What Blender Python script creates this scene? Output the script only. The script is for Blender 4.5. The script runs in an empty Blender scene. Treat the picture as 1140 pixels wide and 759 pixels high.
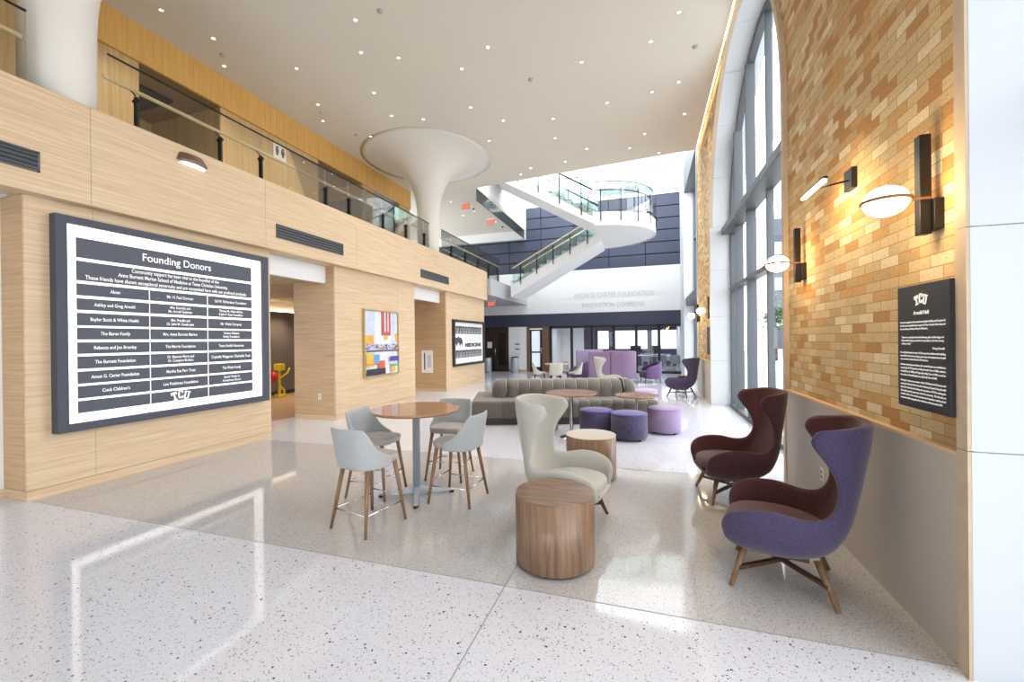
import bpy, bmesh, math, random
from mathutils import Vector, Matrix
random.seed(7)
PI = math.pi
sc = bpy.context.scene
C = sc.collection

# ------------------------------------------------------------------ materials
def mat(name, col, rough=.5, metal=0., spec=.5, emit=None, es=1., coat=0.):
    m = bpy.data.materials.new(name); m.use_nodes = True
    b = m.node_tree.nodes['Principled BSDF']
    b.inputs['Base Color'].default_value = (*col, 1)
    b.inputs['Roughness'].default_value = rough
    b.inputs['Metallic'].default_value = metal
    b.inputs['Specular IOR Level'].default_value = spec
    b.inputs['Coat Weight'].default_value = coat
    if emit:
        b.inputs['Emission Color'].default_value = (*emit, 1)
        b.inputs['Emission Strength'].default_value = es
    return m

def srgb(r, g, b):
    f = lambda c: (c/255/12.92) if c/255 <= .04045 else ((c/255+.055)/1.055)**2.4
    return (f(r), f(g), f(b))

def N(m, t, **kw):
    n = m.node_tree.nodes.new(t)
    for k, v in kw.items(): setattr(n, k, v)
    return n
def lk(m, a, b): m.node_tree.links.new(a, b)
def bsdf(m): return m.node_tree.nodes['Principled BSDF']

def ramp(m, stops, interp='LINEAR'):
    r = N(m, 'ShaderNodeValToRGB'); cr = r.color_ramp; cr.interpolation = interp
    while len(cr.elements) < len(stops): cr.elements.new(.5)
    for e, (p, c) in zip(cr.elements, stops): e.position = p; e.color = (*c, 1)
    return r

def wood(name, c1, c2, scale=(1, 1, 1), rough=.4, coat=0., bump=0.0, nscale=3., spec=.4):
    m = mat(name, c1, rough, coat=coat, spec=spec)
    tc = N(m, 'ShaderNodeTexCoord'); mp = N(m, 'ShaderNodeMapping')
    mp.inputs['Scale'].default_value = scale
    lk(m, tc.outputs['Object'], mp.inputs['Vector'])
    n = N(m, 'ShaderNodeTexNoise'); n.inputs['Scale'].default_value = nscale; n.inputs['Detail'].default_value = 6
    n.inputs['Roughness'].default_value = .6; n.inputs['Distortion'].default_value = .3
    lk(m, mp.outputs[0], n.inputs['Vector'])
    r = ramp(m, [(.32, c2), (.68, c1)])
    lk(m, n.outputs['Fac'], r.inputs[0]); lk(m, r.outputs[0], bsdf(m).inputs['Base Color'])
    return m

def fabric(name, c1, c2, scale=220., rough=.9, bump=.15):
    m = mat(name, c1, rough, spec=.2)
    tc = N(m, 'ShaderNodeTexCoord')
    n = N(m, 'ShaderNodeTexNoise'); n.inputs['Scale'].default_value = scale; n.inputs['Detail'].default_value = 3
    lk(m, tc.outputs['Object'], n.inputs['Vector'])
    r = ramp(m, [(.35, c2), (.65, c1)])
    lk(m, n.outputs['Fac'], r.inputs[0]); lk(m, r.outputs[0], bsdf(m).inputs['Base Color'])
    bp = N(m, 'ShaderNodeBump'); bp.inputs['Strength'].default_value = bump; bp.inputs['Distance'].default_value = .002
    lk(m, n.outputs['Fac'], bp.inputs['Height']); lk(m, bp.outputs[0], bsdf(m).inputs['Normal'])
    bsdf(m).inputs['Sheen Weight'].default_value = .25
    return m

def glass(name, tint=(1, 1, 1), base=.04, rough=0.):
    m = bpy.data.materials.new(name); m.use_nodes = True; nt = m.node_tree; nt.nodes.clear()
    out = N(m, 'ShaderNodeOutputMaterial'); mx = N(m, 'ShaderNodeMixShader')
    tr = N(m, 'ShaderNodeBsdfTransparent'); tr.inputs[0].default_value = (*tint, 1)
    gl = N(m, 'ShaderNodeBsdfGlossy'); gl.inputs['Roughness'].default_value = rough
    lw = N(m, 'ShaderNodeLayerWeight'); lw.inputs['Blend'].default_value = .25
    ma = N(m, 'ShaderNodeMath', operation='MULTIPLY_ADD'); ma.inputs[1].default_value = .75; ma.inputs[2].default_value = base
    lk(m, lw.outputs['Fresnel'], ma.inputs[0]); ma.use_clamp = True
    lk(m, ma.outputs[0], mx.inputs[0]); lk(m, tr.outputs[0], mx.inputs[1]); lk(m, gl.outputs[0], mx.inputs[2])
    lk(m, mx.outputs[0], out.inputs[0])
    return m

def terrazzo(name, base, specks, rough=.12, dens=.16, sc_=95., spec=.5):
    m = mat(name, base, rough, spec=spec)
    tc = N(m, 'ShaderNodeTexCoord')
    prev = None
    mixc = base
    for k, (s, dn, col) in enumerate(specks):
        v = N(m, 'ShaderNodeTexVoronoi'); v.inputs['Scale'].default_value = s
        mp = N(m, 'ShaderNodeMapping'); mp.inputs['Location'].default_value = (k*3.7, k*1.9, 0); mp.inputs['Scale'].default_value = (1, 1, 0)
        lk(m, tc.outputs['Object'], mp.inputs[0]); lk(m, mp.outputs[0], v.inputs['Vector'])
        sep = N(m, 'ShaderNodeSeparateColor'); lk(m, v.outputs['Color'], sep.inputs[0])
        lt = N(m, 'ShaderNodeMath', operation='LESS_THAN'); lt.inputs[1].default_value = dn
        lk(m, sep.outputs[0], lt.inputs[0])
        # size of each chip varies
        sz = N(m, 'ShaderNodeMath', operation='MULTIPLY_ADD'); sz.inputs[1].default_value = .35; sz.inputs[2].default_value = .15
        lk(m, sep.outputs[1], sz.inputs[0])
        d = N(m, 'ShaderNodeMath', operation='LESS_THAN'); lk(m, v.outputs['Distance'], d.inputs[0]); lk(m, sz.outputs[0], d.inputs[1])
        mu = N(m, 'ShaderNodeMath', operation='MULTIPLY'); lk(m, lt.outputs[0], mu.inputs[0]); lk(m, d.outputs[0], mu.inputs[1])
        mx = N(m, 'ShaderNodeMix', data_type='RGBA')
        mx.inputs[7].default_value = (*col, 1)
        if prev is None: mx.inputs[6].default_value = (*base, 1)
        else: lk(m, prev, mx.inputs[6])
        lk(m, mu.outputs[0], mx.inputs[0]); prev = mx.outputs[2]
    lk(m, prev, bsdf(m).inputs['Base Color'])
    return m

def brick(name):
    m = mat(name, (.5, .35, .2), .75, spec=.25)
    tc = N(m, 'ShaderNodeTexCoord'); sp = N(m, 'ShaderNodeSeparateXYZ'); cb = N(m, 'ShaderNodeCombineXYZ')
    lk(m, tc.outputs['Object'], sp.inputs[0]); lk(m, sp.outputs[1], cb.inputs[0]); lk(m, sp.outputs[2], cb.inputs[1])
    b = N(m, 'ShaderNodeTexBrick'); lk(m, cb.outputs[0], b.inputs['Vector'])
    b.offset = .5; b.inputs['Scale'].default_value = 1.; b.inputs['Mortar Size'].default_value = .0022
    b.inputs['Brick Width'].default_value = .2032; b.inputs['Row Height'].default_value = .0677
    b.inputs['Color1'].default_value = (0, 0, 0, 1); b.inputs['Color2'].default_value = (1, 1, 1, 1); b.inputs['Mortar'].default_value = (.5, .5, .5, 1)
    r = ramp(m, [(0, srgb(190, 142, 90)), (.14, srgb(206, 162, 106)), (.28, srgb(212, 184, 138)), (.46, srgb(206, 180, 136)),
                 (.62, srgb(218, 192, 146)), (.78, srgb(230, 212, 176)), (.9, srgb(196, 164, 116))], 'CONSTANT')
    lk(m, b.outputs['Color'], r.inputs[0])
    n = N(m, 'ShaderNodeTexNoise'); n.inputs['Scale'].default_value = 110; n.inputs['Detail'].default_value = 5
    lk(m, tc.outputs['Object'], n.inputs['Vector'])
    mm = N(m, 'ShaderNodeMix', data_type='RGBA', blend_type='MULTIPLY'); mm.inputs[0].default_value = .6
    r2 = ramp(m, [(.36, (.68, .63, .55)), (.52, (1, 1, 1))]); lk(m, n.outputs['Fac'], r2.inputs[0])
    lk(m, r.outputs[0], mm.inputs[6]); lk(m, r2.outputs[0], mm.inputs[7])
    mx = N(m, 'ShaderNodeMix', data_type='RGBA'); mx.inputs[7].default_value = (*srgb(150, 118, 78), 1)
    lk(m, b.outputs['Fac'], mx.inputs[0]); lk(m, mm.outputs[2], mx.inputs[6]); lk(m, mx.outputs[2], bsdf(m).inputs['Base Color'])
    bp = N(m, 'ShaderNodeBump', invert=True); bp.inputs['Strength'].default_value = .5; bp.inputs['Distance'].default_value = .004
    lk(m, b.outputs['Fac'], bp.inputs['Height']); lk(m, bp.outputs[0], bsdf(m).inputs['Normal'])
    return m

OAK_H = wood('oak_horizontal', srgb(222, 198, 166), srgb(200, 171, 134), (1.2, .7, 22), .45, nscale=2.)
OAK_SHADE = wood('oak_side_shade', srgb(206, 174, 134), srgb(182, 146, 104), (.7, 1.2, 22), .45, nscale=2.)  # darker copy of the oak, side-face shade put into the colour
OAK_V = wood('oak_vertical', srgb(230, 184, 108), srgb(212, 162, 86), (14, 14, .5), .45, nscale=2.)
OAK_D = wood('oak_corridor', srgb(214, 184, 134), srgb(192, 158, 108), (14, 14, .5), .45, nscale=2.)
WALNUT = wood('walnut_vertical', srgb(152, 122, 98), srgb(100, 74, 58), (9, 9, .6), .38, nscale=2.4, coat=.15)
WALNUT_TOP = wood('walnut_top', srgb(150, 118, 94), srgb(104, 76, 60), (1.2, 12, 9), .22, nscale=2., coat=.4)
TABLE_TOP = wood('walnut_table_top', srgb(176, 134, 100), srgb(144, 104, 74), (1.2, 12, .01), .2, nscale=2., coat=.35)
LEG = wood('leg_wood', srgb(150, 118, 90), srgb(112, 84, 62), (14, 14, 1.), .4, nscale=2.)
LEG_D = wood('dark_leg_wood', srgb(96, 66, 50), srgb(66, 44, 34), (14, 14, 1.), .4, nscale=2.)
WHITE = mat('white_paint', srgb(232, 232, 232), .6)
STONE = mat('white_stone', srgb(206, 210, 214), .55)
GROUT = mat('grey_joint', srgb(150, 150, 150), .8)
TAN = wood('tan_stone', srgb(206, 186, 162), srgb(196, 176, 150), (2, 2, 2), .6, nscale=5)
CEIL = mat('ceiling_plaster', srgb(220, 212, 198), .8)
COLM = mat('column_plaster', srgb(226, 221, 211), .5)
WAINS = wood('wainscot_panel', srgb(200, 190, 178), srgb(190, 180, 168), (2, 2, 2), .55, nscale=60)
LEDGE = mat('ledge_wood', srgb(222, 190, 150), .5)
TERR_W = terrazzo('terrazzo_white', srgb(212, 213, 221), [(110, .30, srgb(194, 194, 202)), (95, .13, srgb(114, 112, 118)), (150, .16, srgb(156, 151, 152)), (62, .04, srgb(70, 66, 72))], .06)
TERR_G = terrazzo('terrazzo_grey', srgb(188, 185, 184), [(120, .35, srgb(202, 200, 198)), (140, .24, srgb(118, 114, 114)), (95, .14, srgb(150, 138, 128)), (190, .2, srgb(224, 222, 218))], .06)
CARPET = mat('corridor_carpet', srgb(176, 138, 104), .7)
DARKM = mat('dark_metal', srgb(46, 44, 46), .4, .6)
BLACK = mat('black_plastic', srgb(22, 22, 24), .4)
GREYM = mat('window_metal', srgb(88, 92, 96), .45, .3)
CHROME = mat('chrome', (.75, .76, .78), .15, 1.)
STEEL = mat('brushed_steel', srgb(186, 193, 202), .35, .35)
SLATE = mat('slate_paint', srgb(70, 74, 86), .6)
SLATE_D = mat('slate_plate', srgb(78, 82, 94), .55)
TEXTW = mat('white_lettering', srgb(240, 240, 240), .6, emit=(1, 1, 1), es=.15)
TEXTG = mat('pale_lettering', srgb(206, 206, 206), .6)
LIT = mat('lit_white_acrylic', (.9, .88, .84), .4, emit=(1, .91, .80), es=.85)
BULB = mat('opal_glass_lit', (.9, .9, .88), .3, emit=(1, .72, .38), es=30)
LED = mat('led_strip', (.9, .9, .88), .3, emit=(1, .72, .42), es=7.)
DOWN = mat('downlight_lens', (.9, .9, .88), .3, emit=(1, .96, .88), es=9.)
BRONZE = mat('bronze_paint', srgb(120, 92, 74), .4, .4)
BROWN_D = mat('bronze_dark', srgb(60, 50, 44), .45, .3)
NAVY = mat('navy_panel', srgb(52, 58, 78), .5)
NAVY_G = mat('navy_acoustic_panel', srgb(62, 68, 88), .45)
BACKING = mat('panel_joint_dark', srgb(22, 24, 32), .7)
STFRAME = mat('storefront_black', srgb(24, 24, 30), .4)
TREAD = mat('pale_tread', srgb(170, 160, 146), .6)
RISER = mat('dark_riser', srgb(96, 92, 88), .6)
RAILW = mat('pale_wood_handrail', srgb(228, 208, 168), .4)
GLASS = glass('clear_glass', (.97, .99, .98), .02)
GLASS_B = glass('balcony_glass', (.96, .95, .91), .005)
GLASS_T = glass('teal_glass', (.85, .94, .92), .08)
GLASS_W = glass('window_glass', (.97, .98, 1.), .02)
GLASS_S = glass('smoked_glass', (.62, .66, .62), .05)
GREYU = fabric('grey_upholstery', srgb(172, 175, 175), srgb(168, 171, 171), 60, .5, .02)
GREYS = fabric('grey_leather_seat', srgb(172, 166, 160), srgb(167, 161, 155), 60, .45, .02)
GREYW = fabric('wing_chair_leather', srgb(186, 184, 175), srgb(181, 179, 170), 60, .45, .02)
PURPLE = fabric('purple_wool', srgb(88, 77, 108), srgb(56, 48, 74))
MAROON = fabric('maroon_wool', srgb(100, 62, 62), srgb(64, 38, 42))
MAROON2 = fabric('dark_maroon_wool', srgb(88, 54, 62), srgb(54, 32, 40))
PURPLE_F = fabric('far_purple_wool', srgb(92, 78, 112), srgb(64, 54, 80))
OTT_D = fabric('violet_tweed', srgb(96, 90, 122), srgb(48, 44, 66), 110)
OTT_T = fabric('violet_top_tweed', srgb(98, 88, 146), srgb(78, 68, 122), 110)
OTT_L = fabric('lilac_wool', srgb(160, 140, 172), srgb(136, 116, 150), 110)
SOFA = fabric('taupe_upholstery', srgb(112, 104, 96), srgb(88, 80, 74), 90, .6)
SOFA_P = mat('sofa_piping', srgb(178, 172, 160), .6)
BOOTH = fabric('booth_purple', srgb(140, 118, 146), srgb(120, 98, 128), 60)
BOOTH_L = fabric('booth_lilac', srgb(176, 164, 200), srgb(158, 144, 184), 60)
LOUNGE = fabric('lounge_plum', srgb(78, 56, 92), srgb(52, 36, 66), 60)
LOUNGE_L = fabric('lounge_lilac_side', srgb(120, 96, 140), srgb(96, 74, 116), 60)
BRICK = brick('blond_brick')
CONC = mat('outside_paving', srgb(190, 190, 186), .8)
EXTB = mat('outside_facade', srgb(206, 200, 188), .8)
EXTW = mat('outside_window', srgb(60, 70, 80), .2)
LEAF = fabric('tree_leaves', srgb(96, 124, 84), srgb(60, 84, 54), 8)
RED = mat('red_paint', srgb(200, 40, 36), .4)
REDE = mat('exit_red', srgb(220, 50, 30), .4, emit=(1, .16, .08), es=1.2)
YEL = mat('yellow_paint', srgb(230, 200, 40), .4)
SCREEN = mat('lit_screen', (.8, .85, .88), .4, emit=(.86, .93, 1), es=.75)
PAPER = mat('paper', srgb(236, 236, 232), .7)

# ------------------------------------------------------------------ mesh helpers
class MB:
    def __init__(s): s.b = bmesh.new(); s.mi = 0
    def face(s, pts, mi=None):
        vs = [s.b.verts.new(p) for p in pts]
        try:
            f = s.b.faces.new(vs); f.material_index = s.mi if mi is None else mi; return f
        except ValueError: return None
    def grid(s, rows, closed_u=False, closed_v=False, mi=None, smooth=True):
        V = [[s.b.verts.new(p) for p in r] for r in rows]
        nr, nc = len(V), len(V[0])
        for i in range(nr if closed_v else nr-1):
            for j in range(nc if closed_u else nc-1):
                a, b_, c, d = V[i][j], V[i][(j+1) % nc], V[(i+1) % nr][(j+1) % nc], V[(i+1) % nr][j]
                q = []
                for v in (a, b_, c, d):
                    if v not in q: q.append(v)
                f = s.b.faces.new(q); f.smooth = smooth; f.material_index = s.mi if mi is None else mi
        return V
    def cap(s, ring, mi=None, flip=False):
        f = s.b.faces.new(ring[::-1] if flip else ring); f.material_index = s.mi if mi is None else mi; return f
    def box(s, x0, x1, y0, y1, z0, z1, mi=None):
        if x0 > x1: x0, x1 = x1, x0
        if y0 > y1: y0, y1 = y1, y0
        if z0 > z1: z0, z1 = z1, z0
        v = [s.b.verts.new((x, y, z)) for z in (z0, z1) for y in (y0, y1) for x in (x0, x1)]
        for q in ((0, 2, 3, 1), (4, 5, 7, 6), (0, 1, 5, 4), (2, 6, 7, 3), (0, 4, 6, 2), (1, 3, 7, 5)):
            f = s.b.faces.new([v[i] for i in q]); f.material_index = s.mi if mi is None else mi
        return s
    def hexa(s, P, mi=None):   # 8 points: bottom ring 4, top ring 4
        v = [s.b.verts.new(p) for p in P]
        for q in ((3, 2, 1, 0), (4, 5, 6, 7), (0, 1, 5, 4), (1, 2, 6, 5), (2, 3, 7, 6), (3, 0, 4, 7)):
            f = s.b.faces.new([v[i] for i in q]); f.material_index = s.mi if mi is None else mi
        return s
    def prism(s, poly, axis, a, b_, mi=None):   # poly of 2D pts extruded along an axis
        def P(p, t):
            return {'x': (t, p[0], p[1]), 'y': (p[0], t, p[1]), 'z': (p[0], p[1], t)}[axis]
        A = [s.b.verts.new(P(p, a)) for p in poly]; B = [s.b.verts.new(P(p, b_)) for p in poly]
        n = len(poly); m_ = s.mi if mi is None else mi
        for i in range(n):
            f = s.b.faces.new((A[i], A[(i+1) % n], B[(i+1) % n], B[i])); f.material_index = m_
        for q in (A[::-1], B):
            f = s.b.faces.new(q); f.material_index = m_
        return s
    def lathe(s, prof, c=(0, 0, 0), seg=32, mi=None, cap=True, smooth=True):
        rows = [[(c[0]+r*math.cos(2*PI*k/seg), c[1]+r*math.sin(2*PI*k/seg), c[2]+z) for k in range(seg)] for r, z in prof]
        V = s.grid(rows, closed_u=True, mi=mi, smooth=smooth)
        if cap: s.cap(V[0], mi, True); s.cap(V[-1], mi)
        return s
    def tube(s, pts, r, seg=10, r2=None, mi=None, closed=False, squash=1.):
        pts = [Vector(p) for p in pts]; n = len(pts); rows = []
        up0 = Vector((0, 0, 1))
        for i, p in enumerate(pts):
            if closed: d = pts[(i+1) % n]-pts[i-1]
            else: d = pts[min(i+1, n-1)]-pts[max(i-1, 0)]
            d.normalize(); u = up0 if abs(d.z) < .95 else Vector((1, 0, 0))
            a = d.cross(u).normalized(); b_ = a.cross(d).normalized()
            rr = r if r2 is None else r+(r2-r)*i/max(1, n-1)
            rows.append([p+a*rr*math.cos(2*PI*k/seg)+b_*rr*squash*math.sin(2*PI*k/seg) for k in range(seg)])
        V = s.grid(rows, closed_u=True, closed_v=closed, mi=mi)
        if not closed: s.cap(V[0], mi, True); s.cap(V[-1], mi)
        return s
    def bar(s, a, b_, w, h, mi=None):    # rectangular bar a -> b
        a, b_ = Vector(a), Vector(b_); d = (b_-a).normalized()
        u = Vector((0, 0, 1)) if abs(d.z) < .95 else Vector((1, 0, 0))
        x = d.cross(u).normalized()*w/2; y = x.cross(d).normalized()*h/2
        return s.hexa([a-x-y, a+x-y, a+x+y, a-x+y, b_-x-y, b_+x-y, b_+x+y, b_-x+y], mi)

def tag(o, label=None, cat=None, group=None, kind=None):
    if label: o['label'] = label
    if cat: o['category'] = cat
    if group: o['group'] = group
    if kind: o['kind'] = kind
    return o

def obj(name, mb, m, parent=None, world=False, bevel=0, seg=2, label=None, subsurf=0, smooth=False):
    me = bpy.data.meshes.new(name)
    bmesh.ops.recalc_face_normals(mb.b, faces=mb.b.faces)
    if parent is not None and world:
        mb.b.transform((Matrix.Translation(parent.location) @ parent.rotation_euler.to_matrix().to_4x4()).inverted())
    if smooth:
        for f in mb.b.faces: f.smooth = True
    mb.b.to_mesh(me); mb.b.free()
    for x in (m if isinstance(m, (list, tuple)) else [m]): me.materials.append(x)
    o = bpy.data.objects.new(name, me); C.objects.link(o)
    if parent is not None: o.parent = parent
    if bevel:
        md = o.modifiers.new('bevel', 'BEVEL'); md.width = bevel; md.segments = seg; md.limit_method = 'ANGLE'; md.angle_limit = math.radians(40)
    if subsurf:
        md = o.modifiers.new('sub', 'SUBSURF'); md.levels = md.render_levels = subsurf
    if label: o['label'] = label
    return o

def struct(name, mb, m, label=None, **kw):
    o = obj(name, mb, m, **kw); o['kind'] = 'structure'
    if label: o['label'] = label
    return o

def thing(name, label, cat, loc=(0, 0, 0), rz=0, group=None):
    o = bpy.data.objects.new(name, None); C.objects.link(o); o.empty_display_size = .1
    o.location = loc; o.rotation_euler = (0, 0, rz); tag(o, label, cat, group)
    return o

def copy_tree(o, parent=None):
    c = o.copy(); C.objects.link(c); c.parent = parent
    for ch in [x for x in C.objects if x.parent == o]: copy_tree(ch, c)
    return c

def place(proto, loc, rz, label, group=None, used=set()):
    r = proto
    if proto.name in used: r = copy_tree(proto)
    else: used.add(proto.name)
    r.location = loc; r.rotation_euler = (0, 0, rz); r['label'] = label
    if group: r['group'] = group
    return r

FACE = {'+x': (Vector((0, 1, 0)), Vector((0, 0, 1)), Vector((1, 0, 0))),
        '-x': (Vector((0, -1, 0)), Vector((0, 0, 1)), Vector((-1, 0, 0))),
        '-y': (Vector((1, 0, 0)), Vector((0, 0, 1)), Vector((0, -1, 0)))}
def text(body, size, loc, face, m, parent=None, name='lettering', offset=0., align='CENTER', width=None, spacing=1., ext=.0008, squeeze=1.):
    cu = bpy.data.curves.new(name, 'FONT'); cu.body = body; cu.size = size; cu.align_x = align; cu.align_y = 'CENTER'
    cu.extrude = ext; cu.offset = offset; cu.space_line = 1.05; cu.space_character = spacing
    cu.materials.append(m)
    o = bpy.data.objects.new(name, cu); C.objects.link(o)
    x, y, z = FACE[face]
    M = Matrix((x, y, z)).transposed().to_4x4(); M.translation = Vector(loc)
    bpy.context.view_layer.update()
    me = bpy.data.meshes.new_from_object(o); bpy.data.objects.remove(o); bpy.data.curves.remove(cu)
    w = max(v.co.x for v in me.vertices)-min(v.co.x for v in me.vertices)
    me.transform(Matrix.Diagonal(((width/w) if width else squeeze, 1, 1, 1)))
    o = bpy.data.objects.new(name, me); C.objects.link(o)
    if parent is not None:
        o.parent = parent; M = (Matrix.Translation(parent.location) @ parent.rotation_euler.to_matrix().to_4x4()).inverted() @ M
    o.matrix_local = M
    return o

def emblem(loc, face, size, m, parent):    # arched slab-serif university initials
    x, y, z = FACE[face]
    letters = [
        (-.62, -14, [(-.30, .28, .30, .45), (-.30, .12, -.18, .30), (.18, .12, .30, .30), (-.09, -.35, .09, .30), (-.2, -.45, .2, -.30)]),
        (0, 0, [(-.26, -.34, -.08, .34), (-.18, .28, .2, .45), (-.18, -.45, .2, -.28), (.10, .10, .26, .36), (.10, -.36, .26, -.14)]),
        (.62, 14, [(-.26, -.34, -.09, .42), (.09, -.34, .26, .42), (-.18, -.45, .18, -.28), (-.33, .32, -.02, .45), (.02, .32, .33, .45)])]
    mb = MB(); L = Vector(loc)
    for ox, ang, rects in letters:
        a = math.radians(-ang); dy = -.16*abs(ox)/.62
        k = 0
        for (x0, y0, x1, y1) in rects:
            pts = []
            for px, py in ((x0, y0), (x1, y0), (x1, y1), (x0, y1)):
                qx = px*math.cos(a)-py*math.sin(a)+ox; qy = px*math.sin(a)+py*math.cos(a)+dy
                pts.append(L+x*qx*size+y*qy*size)
            d = .002+.00015*k; k += 1
            mb.hexa([p+z*0 for p in pts]+[p+z*d for p in pts])
    return obj('emblem', mb, m, parent, world=True)

# ------------------------------------------------------------------ FLOOR
XL, XR = -6.05, 1.41
mb = MB()
mb.box(-14, 1.42, -6, 2.587, -.2, 0); mb.box(-14, 1.42, 5.37, 26.5, -.2, 0)
mb.box(1.42, 2.02, -3.1, 2.5, -.2, 0); mb.box(1.42, 2.02, 5.3, 10.9, -.2, 0); mb.box(1.42, 2.02, 13.8, 18.5, -.2, 0)
mb.box(-14, -7.2, 2.587, 5.37, -.2, 0); mb.box(1.42, 2.02, 18.5, 26.5, -.2, 0)
struct('floor', mb, TERR_W)
mb = MB(); mb.box(-7.2, 1.42, 2.587, 5.37, -.2, 0)
struct('floor', mb, TERR_G)
mb = MB(); mb.box(-.905, -.897, -6, 2.587, -.01, .0008); mb.box(-7.2, 1.41, 2.583, 2.591, -.01, .0009); mb.box(-7.2, 1.41, 5.366, 5.374, -.01, .0009)
mb.box(-5.63, -5.622, 2.591, 5.366, -.01, .0008); mb.box(-.905, -.897, 2.591, 5.366, -.01, .0008)
struct('trim_1', mb, GROUT)
mb = MB(); mb.box(-11, -7.3, 5.4, 12.0, -.01, .006)
struct('floor', mb, CARPET)
mb = MB(); mb.box(2.02, 60, -30, 60, -.3, -.05)
struct('ground', mb, CONC)

# ------------------------------------------------------------------ LEFT WALL (oak blocks + fascia)
def block(y0, y1, z1=3.15, depth=.4, joints=(), x=XL, seam=None, ret=True):
    # core + face panels
    mb = MB(); mb.box(x-depth, x-.02, y0+.02, y1-.02, 0, z1)
    struct('wall_left', mb, BROWN_D)
    ys = [y0]+list(joints)+[y1]; mb = MB()
    for a, b_ in zip(ys, ys[1:]):
        mb.box(x-.03, x, a+.002, b_-.002, .105, z1)
    struct('wall_left', mb, OAK_H)
    mb = MB(); mb.box(x-depth, x-.032, y0, y0+.022, .105, z1); mb.box(x-depth, x-.032, y1-.022, y1, .105, z1)
    struct('wall_left', mb, OAK_SHADE)
    mb = MB(); mb.box(x-depth, x-.001, y0+.001, y1-.001, 0, .1)
    struct('baseboard_left', mb, OAK_H)
block(2.56, 5.5, joints=(3.13,))
block(7.04, 10.12, joints=(9.3,), depth=1.05)
block(12.0, 15.25, depth=1.6)
# fascia
ys = [-6, .8, 3.04, 5.3, 7.55, 9.9, 12.3, 15.25]
mb = MB()
for a, b_ in zip(ys, ys[1:]): mb.box(-5.93, -5.9, a+.002, b_-.002, 3.15, 4.25)
struct('wall_left', mb, OAK_H)
mb = MB(); mb.box(-6.15, -5.932, -6, 15.23, 3.17, 4.245)
struct('wall_left', mb, BROWN_D)
mb = MB(); mb.box(-6.26, -5.902, -6, 15.25, 3.151, 3.168); 
struct('wall_left', mb, OAK_H)
mb = MB(); mb.box(-6.15, -5.9, 15.232, 15.25, 3.15, 4.25)
struct('wall_left', mb, OAK_SHADE)
# second floor slab behind the fascia
mb = MB(); mb.box(-13, -6.152, -6, 15.25, 3.4, 4.0); mb.box(-13, -5.77, 15.252, 20.4, 3.35, 4.0)
struct('floor', mb, mat('slab_paint', srgb(176, 176, 178), .7))
# white headers in the two openings, corridor ceiling
mb = MB(); mb.box(-6.35, -6.27, 5.5, 7.04, 2.8, 3.15); mb.box(-6.35, -6.27, 10.12, 12.0, 2.8, 3.15)
struct('wall_left', mb, WHITE)
mb = MB(); mb.box(-12, -6.36, 5.2, 12.4, 2.98, 3.05)
for k in range(46): mb.box(-12, -6.36, 5.3+k*.15, 5.35+k*.15, 2.86, 2.98)
struct('ceiling', mb, OAK_H)
mb = MB(); mb.box(-10.9, -10.8, 4, 20.3, 0, 2.55)
struct('wall_back', mb, mat('corridor_wall', srgb(112, 100, 92), .7))
mb = MB(); mb.box(-11.0, -10.9, 4, 20.3, 2.4, 3.4)
struct('wall_back', mb, mat('corridor_upper_wall', srgb(216, 206, 190), .7))
mb = MB(); mb.box(-10.8, -10.78, 4, 20.3, 0, .12)
struct('baseboard_back', mb, BROWN_D)
mb = MB(); mb.box(-10.89, -10.82, 5, 14, 2.56, 2.575)
tag(obj('cove_light', mb, mat('warm_cove', (.9, .8, .7), .4, emit=(1, .8, .55), es=8)), 'warm cove light strip above the brown corridor wall', 'light')
# white wall left of the first block
mb = MB(); mb.box(-6.6, -6.45, -6, 2.56, .1, 3.15)
struct('wall_left', mb, WHITE)
mb = MB(); mb.box(-6.6, -6.44, -6, 2.56, 0, .1)
struct('baseboard_left', mb, OAK_H)

# ------------------------------------------------------------------ UPPER LEVEL oak wall behind the balcony
XW = -8.2
mb = MB()
yj = [-6, 1.0, 2.6, 4.2, 5.8, 7.4, 9.0, 10.6, 12.2, 13.55]
for a, b_ in zip(yj, yj[1:]): mb.box(XW-.05, XW, a+.003, b_-.003, 6.42, 7.05)
struct('wall_left', mb, OAK_V)
for (a, b_) in ((-6, 4.93), (6.37, 9.06), (10.84, 11.5), (12.85, 13.55)):
    mb = MB(); n = max(1, round((b_-a)/.9)); w = (b_-a)/n
    for k in range(n): mb.box(XW-.30, XW-.06, a+k*w+.002, a+(k+1)*w-.002, 4.0, 6.6)
    struct('wall_left', mb, OAK_D)
# alcoves
mb = MB(); mb.box(-10.4, -10.3, 4.5, 13.6, 4, 6.5)
struct('wall_left', mb, OAK_D)
mb = MB(); mb.box(-10.28, -10.24, 4.95, 5.9, 4, 6.2)
struct('door_1', mb, mat('frosted_door', srgb(178, 186, 172), .5))
mb = MB(); mb.box(-10.4, -8.5, 4.86, 4.93, 4, 6.45); mb.box(-10.4, -8.5, 6.37, 6.44, 4, 6.45); mb.box(-10.4, -8.5, 8.99, 9.06, 4, 6.45); mb.box(-10.4, -8.5, 10.84, 10.91, 4, 6.45)
struct('wall_left', mb, OAK_D)
mb = MB(); mb.box(-10.4, -8.25, -6, 13.6, 6.421, 6.5)
struct('ceiling', mb, mat('alcove_ceiling', srgb(150, 120, 88), .6))
mb = MB(); mb.box(-9.9, -8.9, 5.1, 5.9, 6.36, 6.42)
tag(obj('ceiling_panel', mb, BLACK, bevel=.01), 'black square panel under the upper alcove ceiling', 'ceiling panel')
mb = MB(); mb.box(-8.45, -8.42, 11.52, 12.83, 4, 6.3)
struct('window_4', mb, GLASS_T)
mb = MB()
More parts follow.
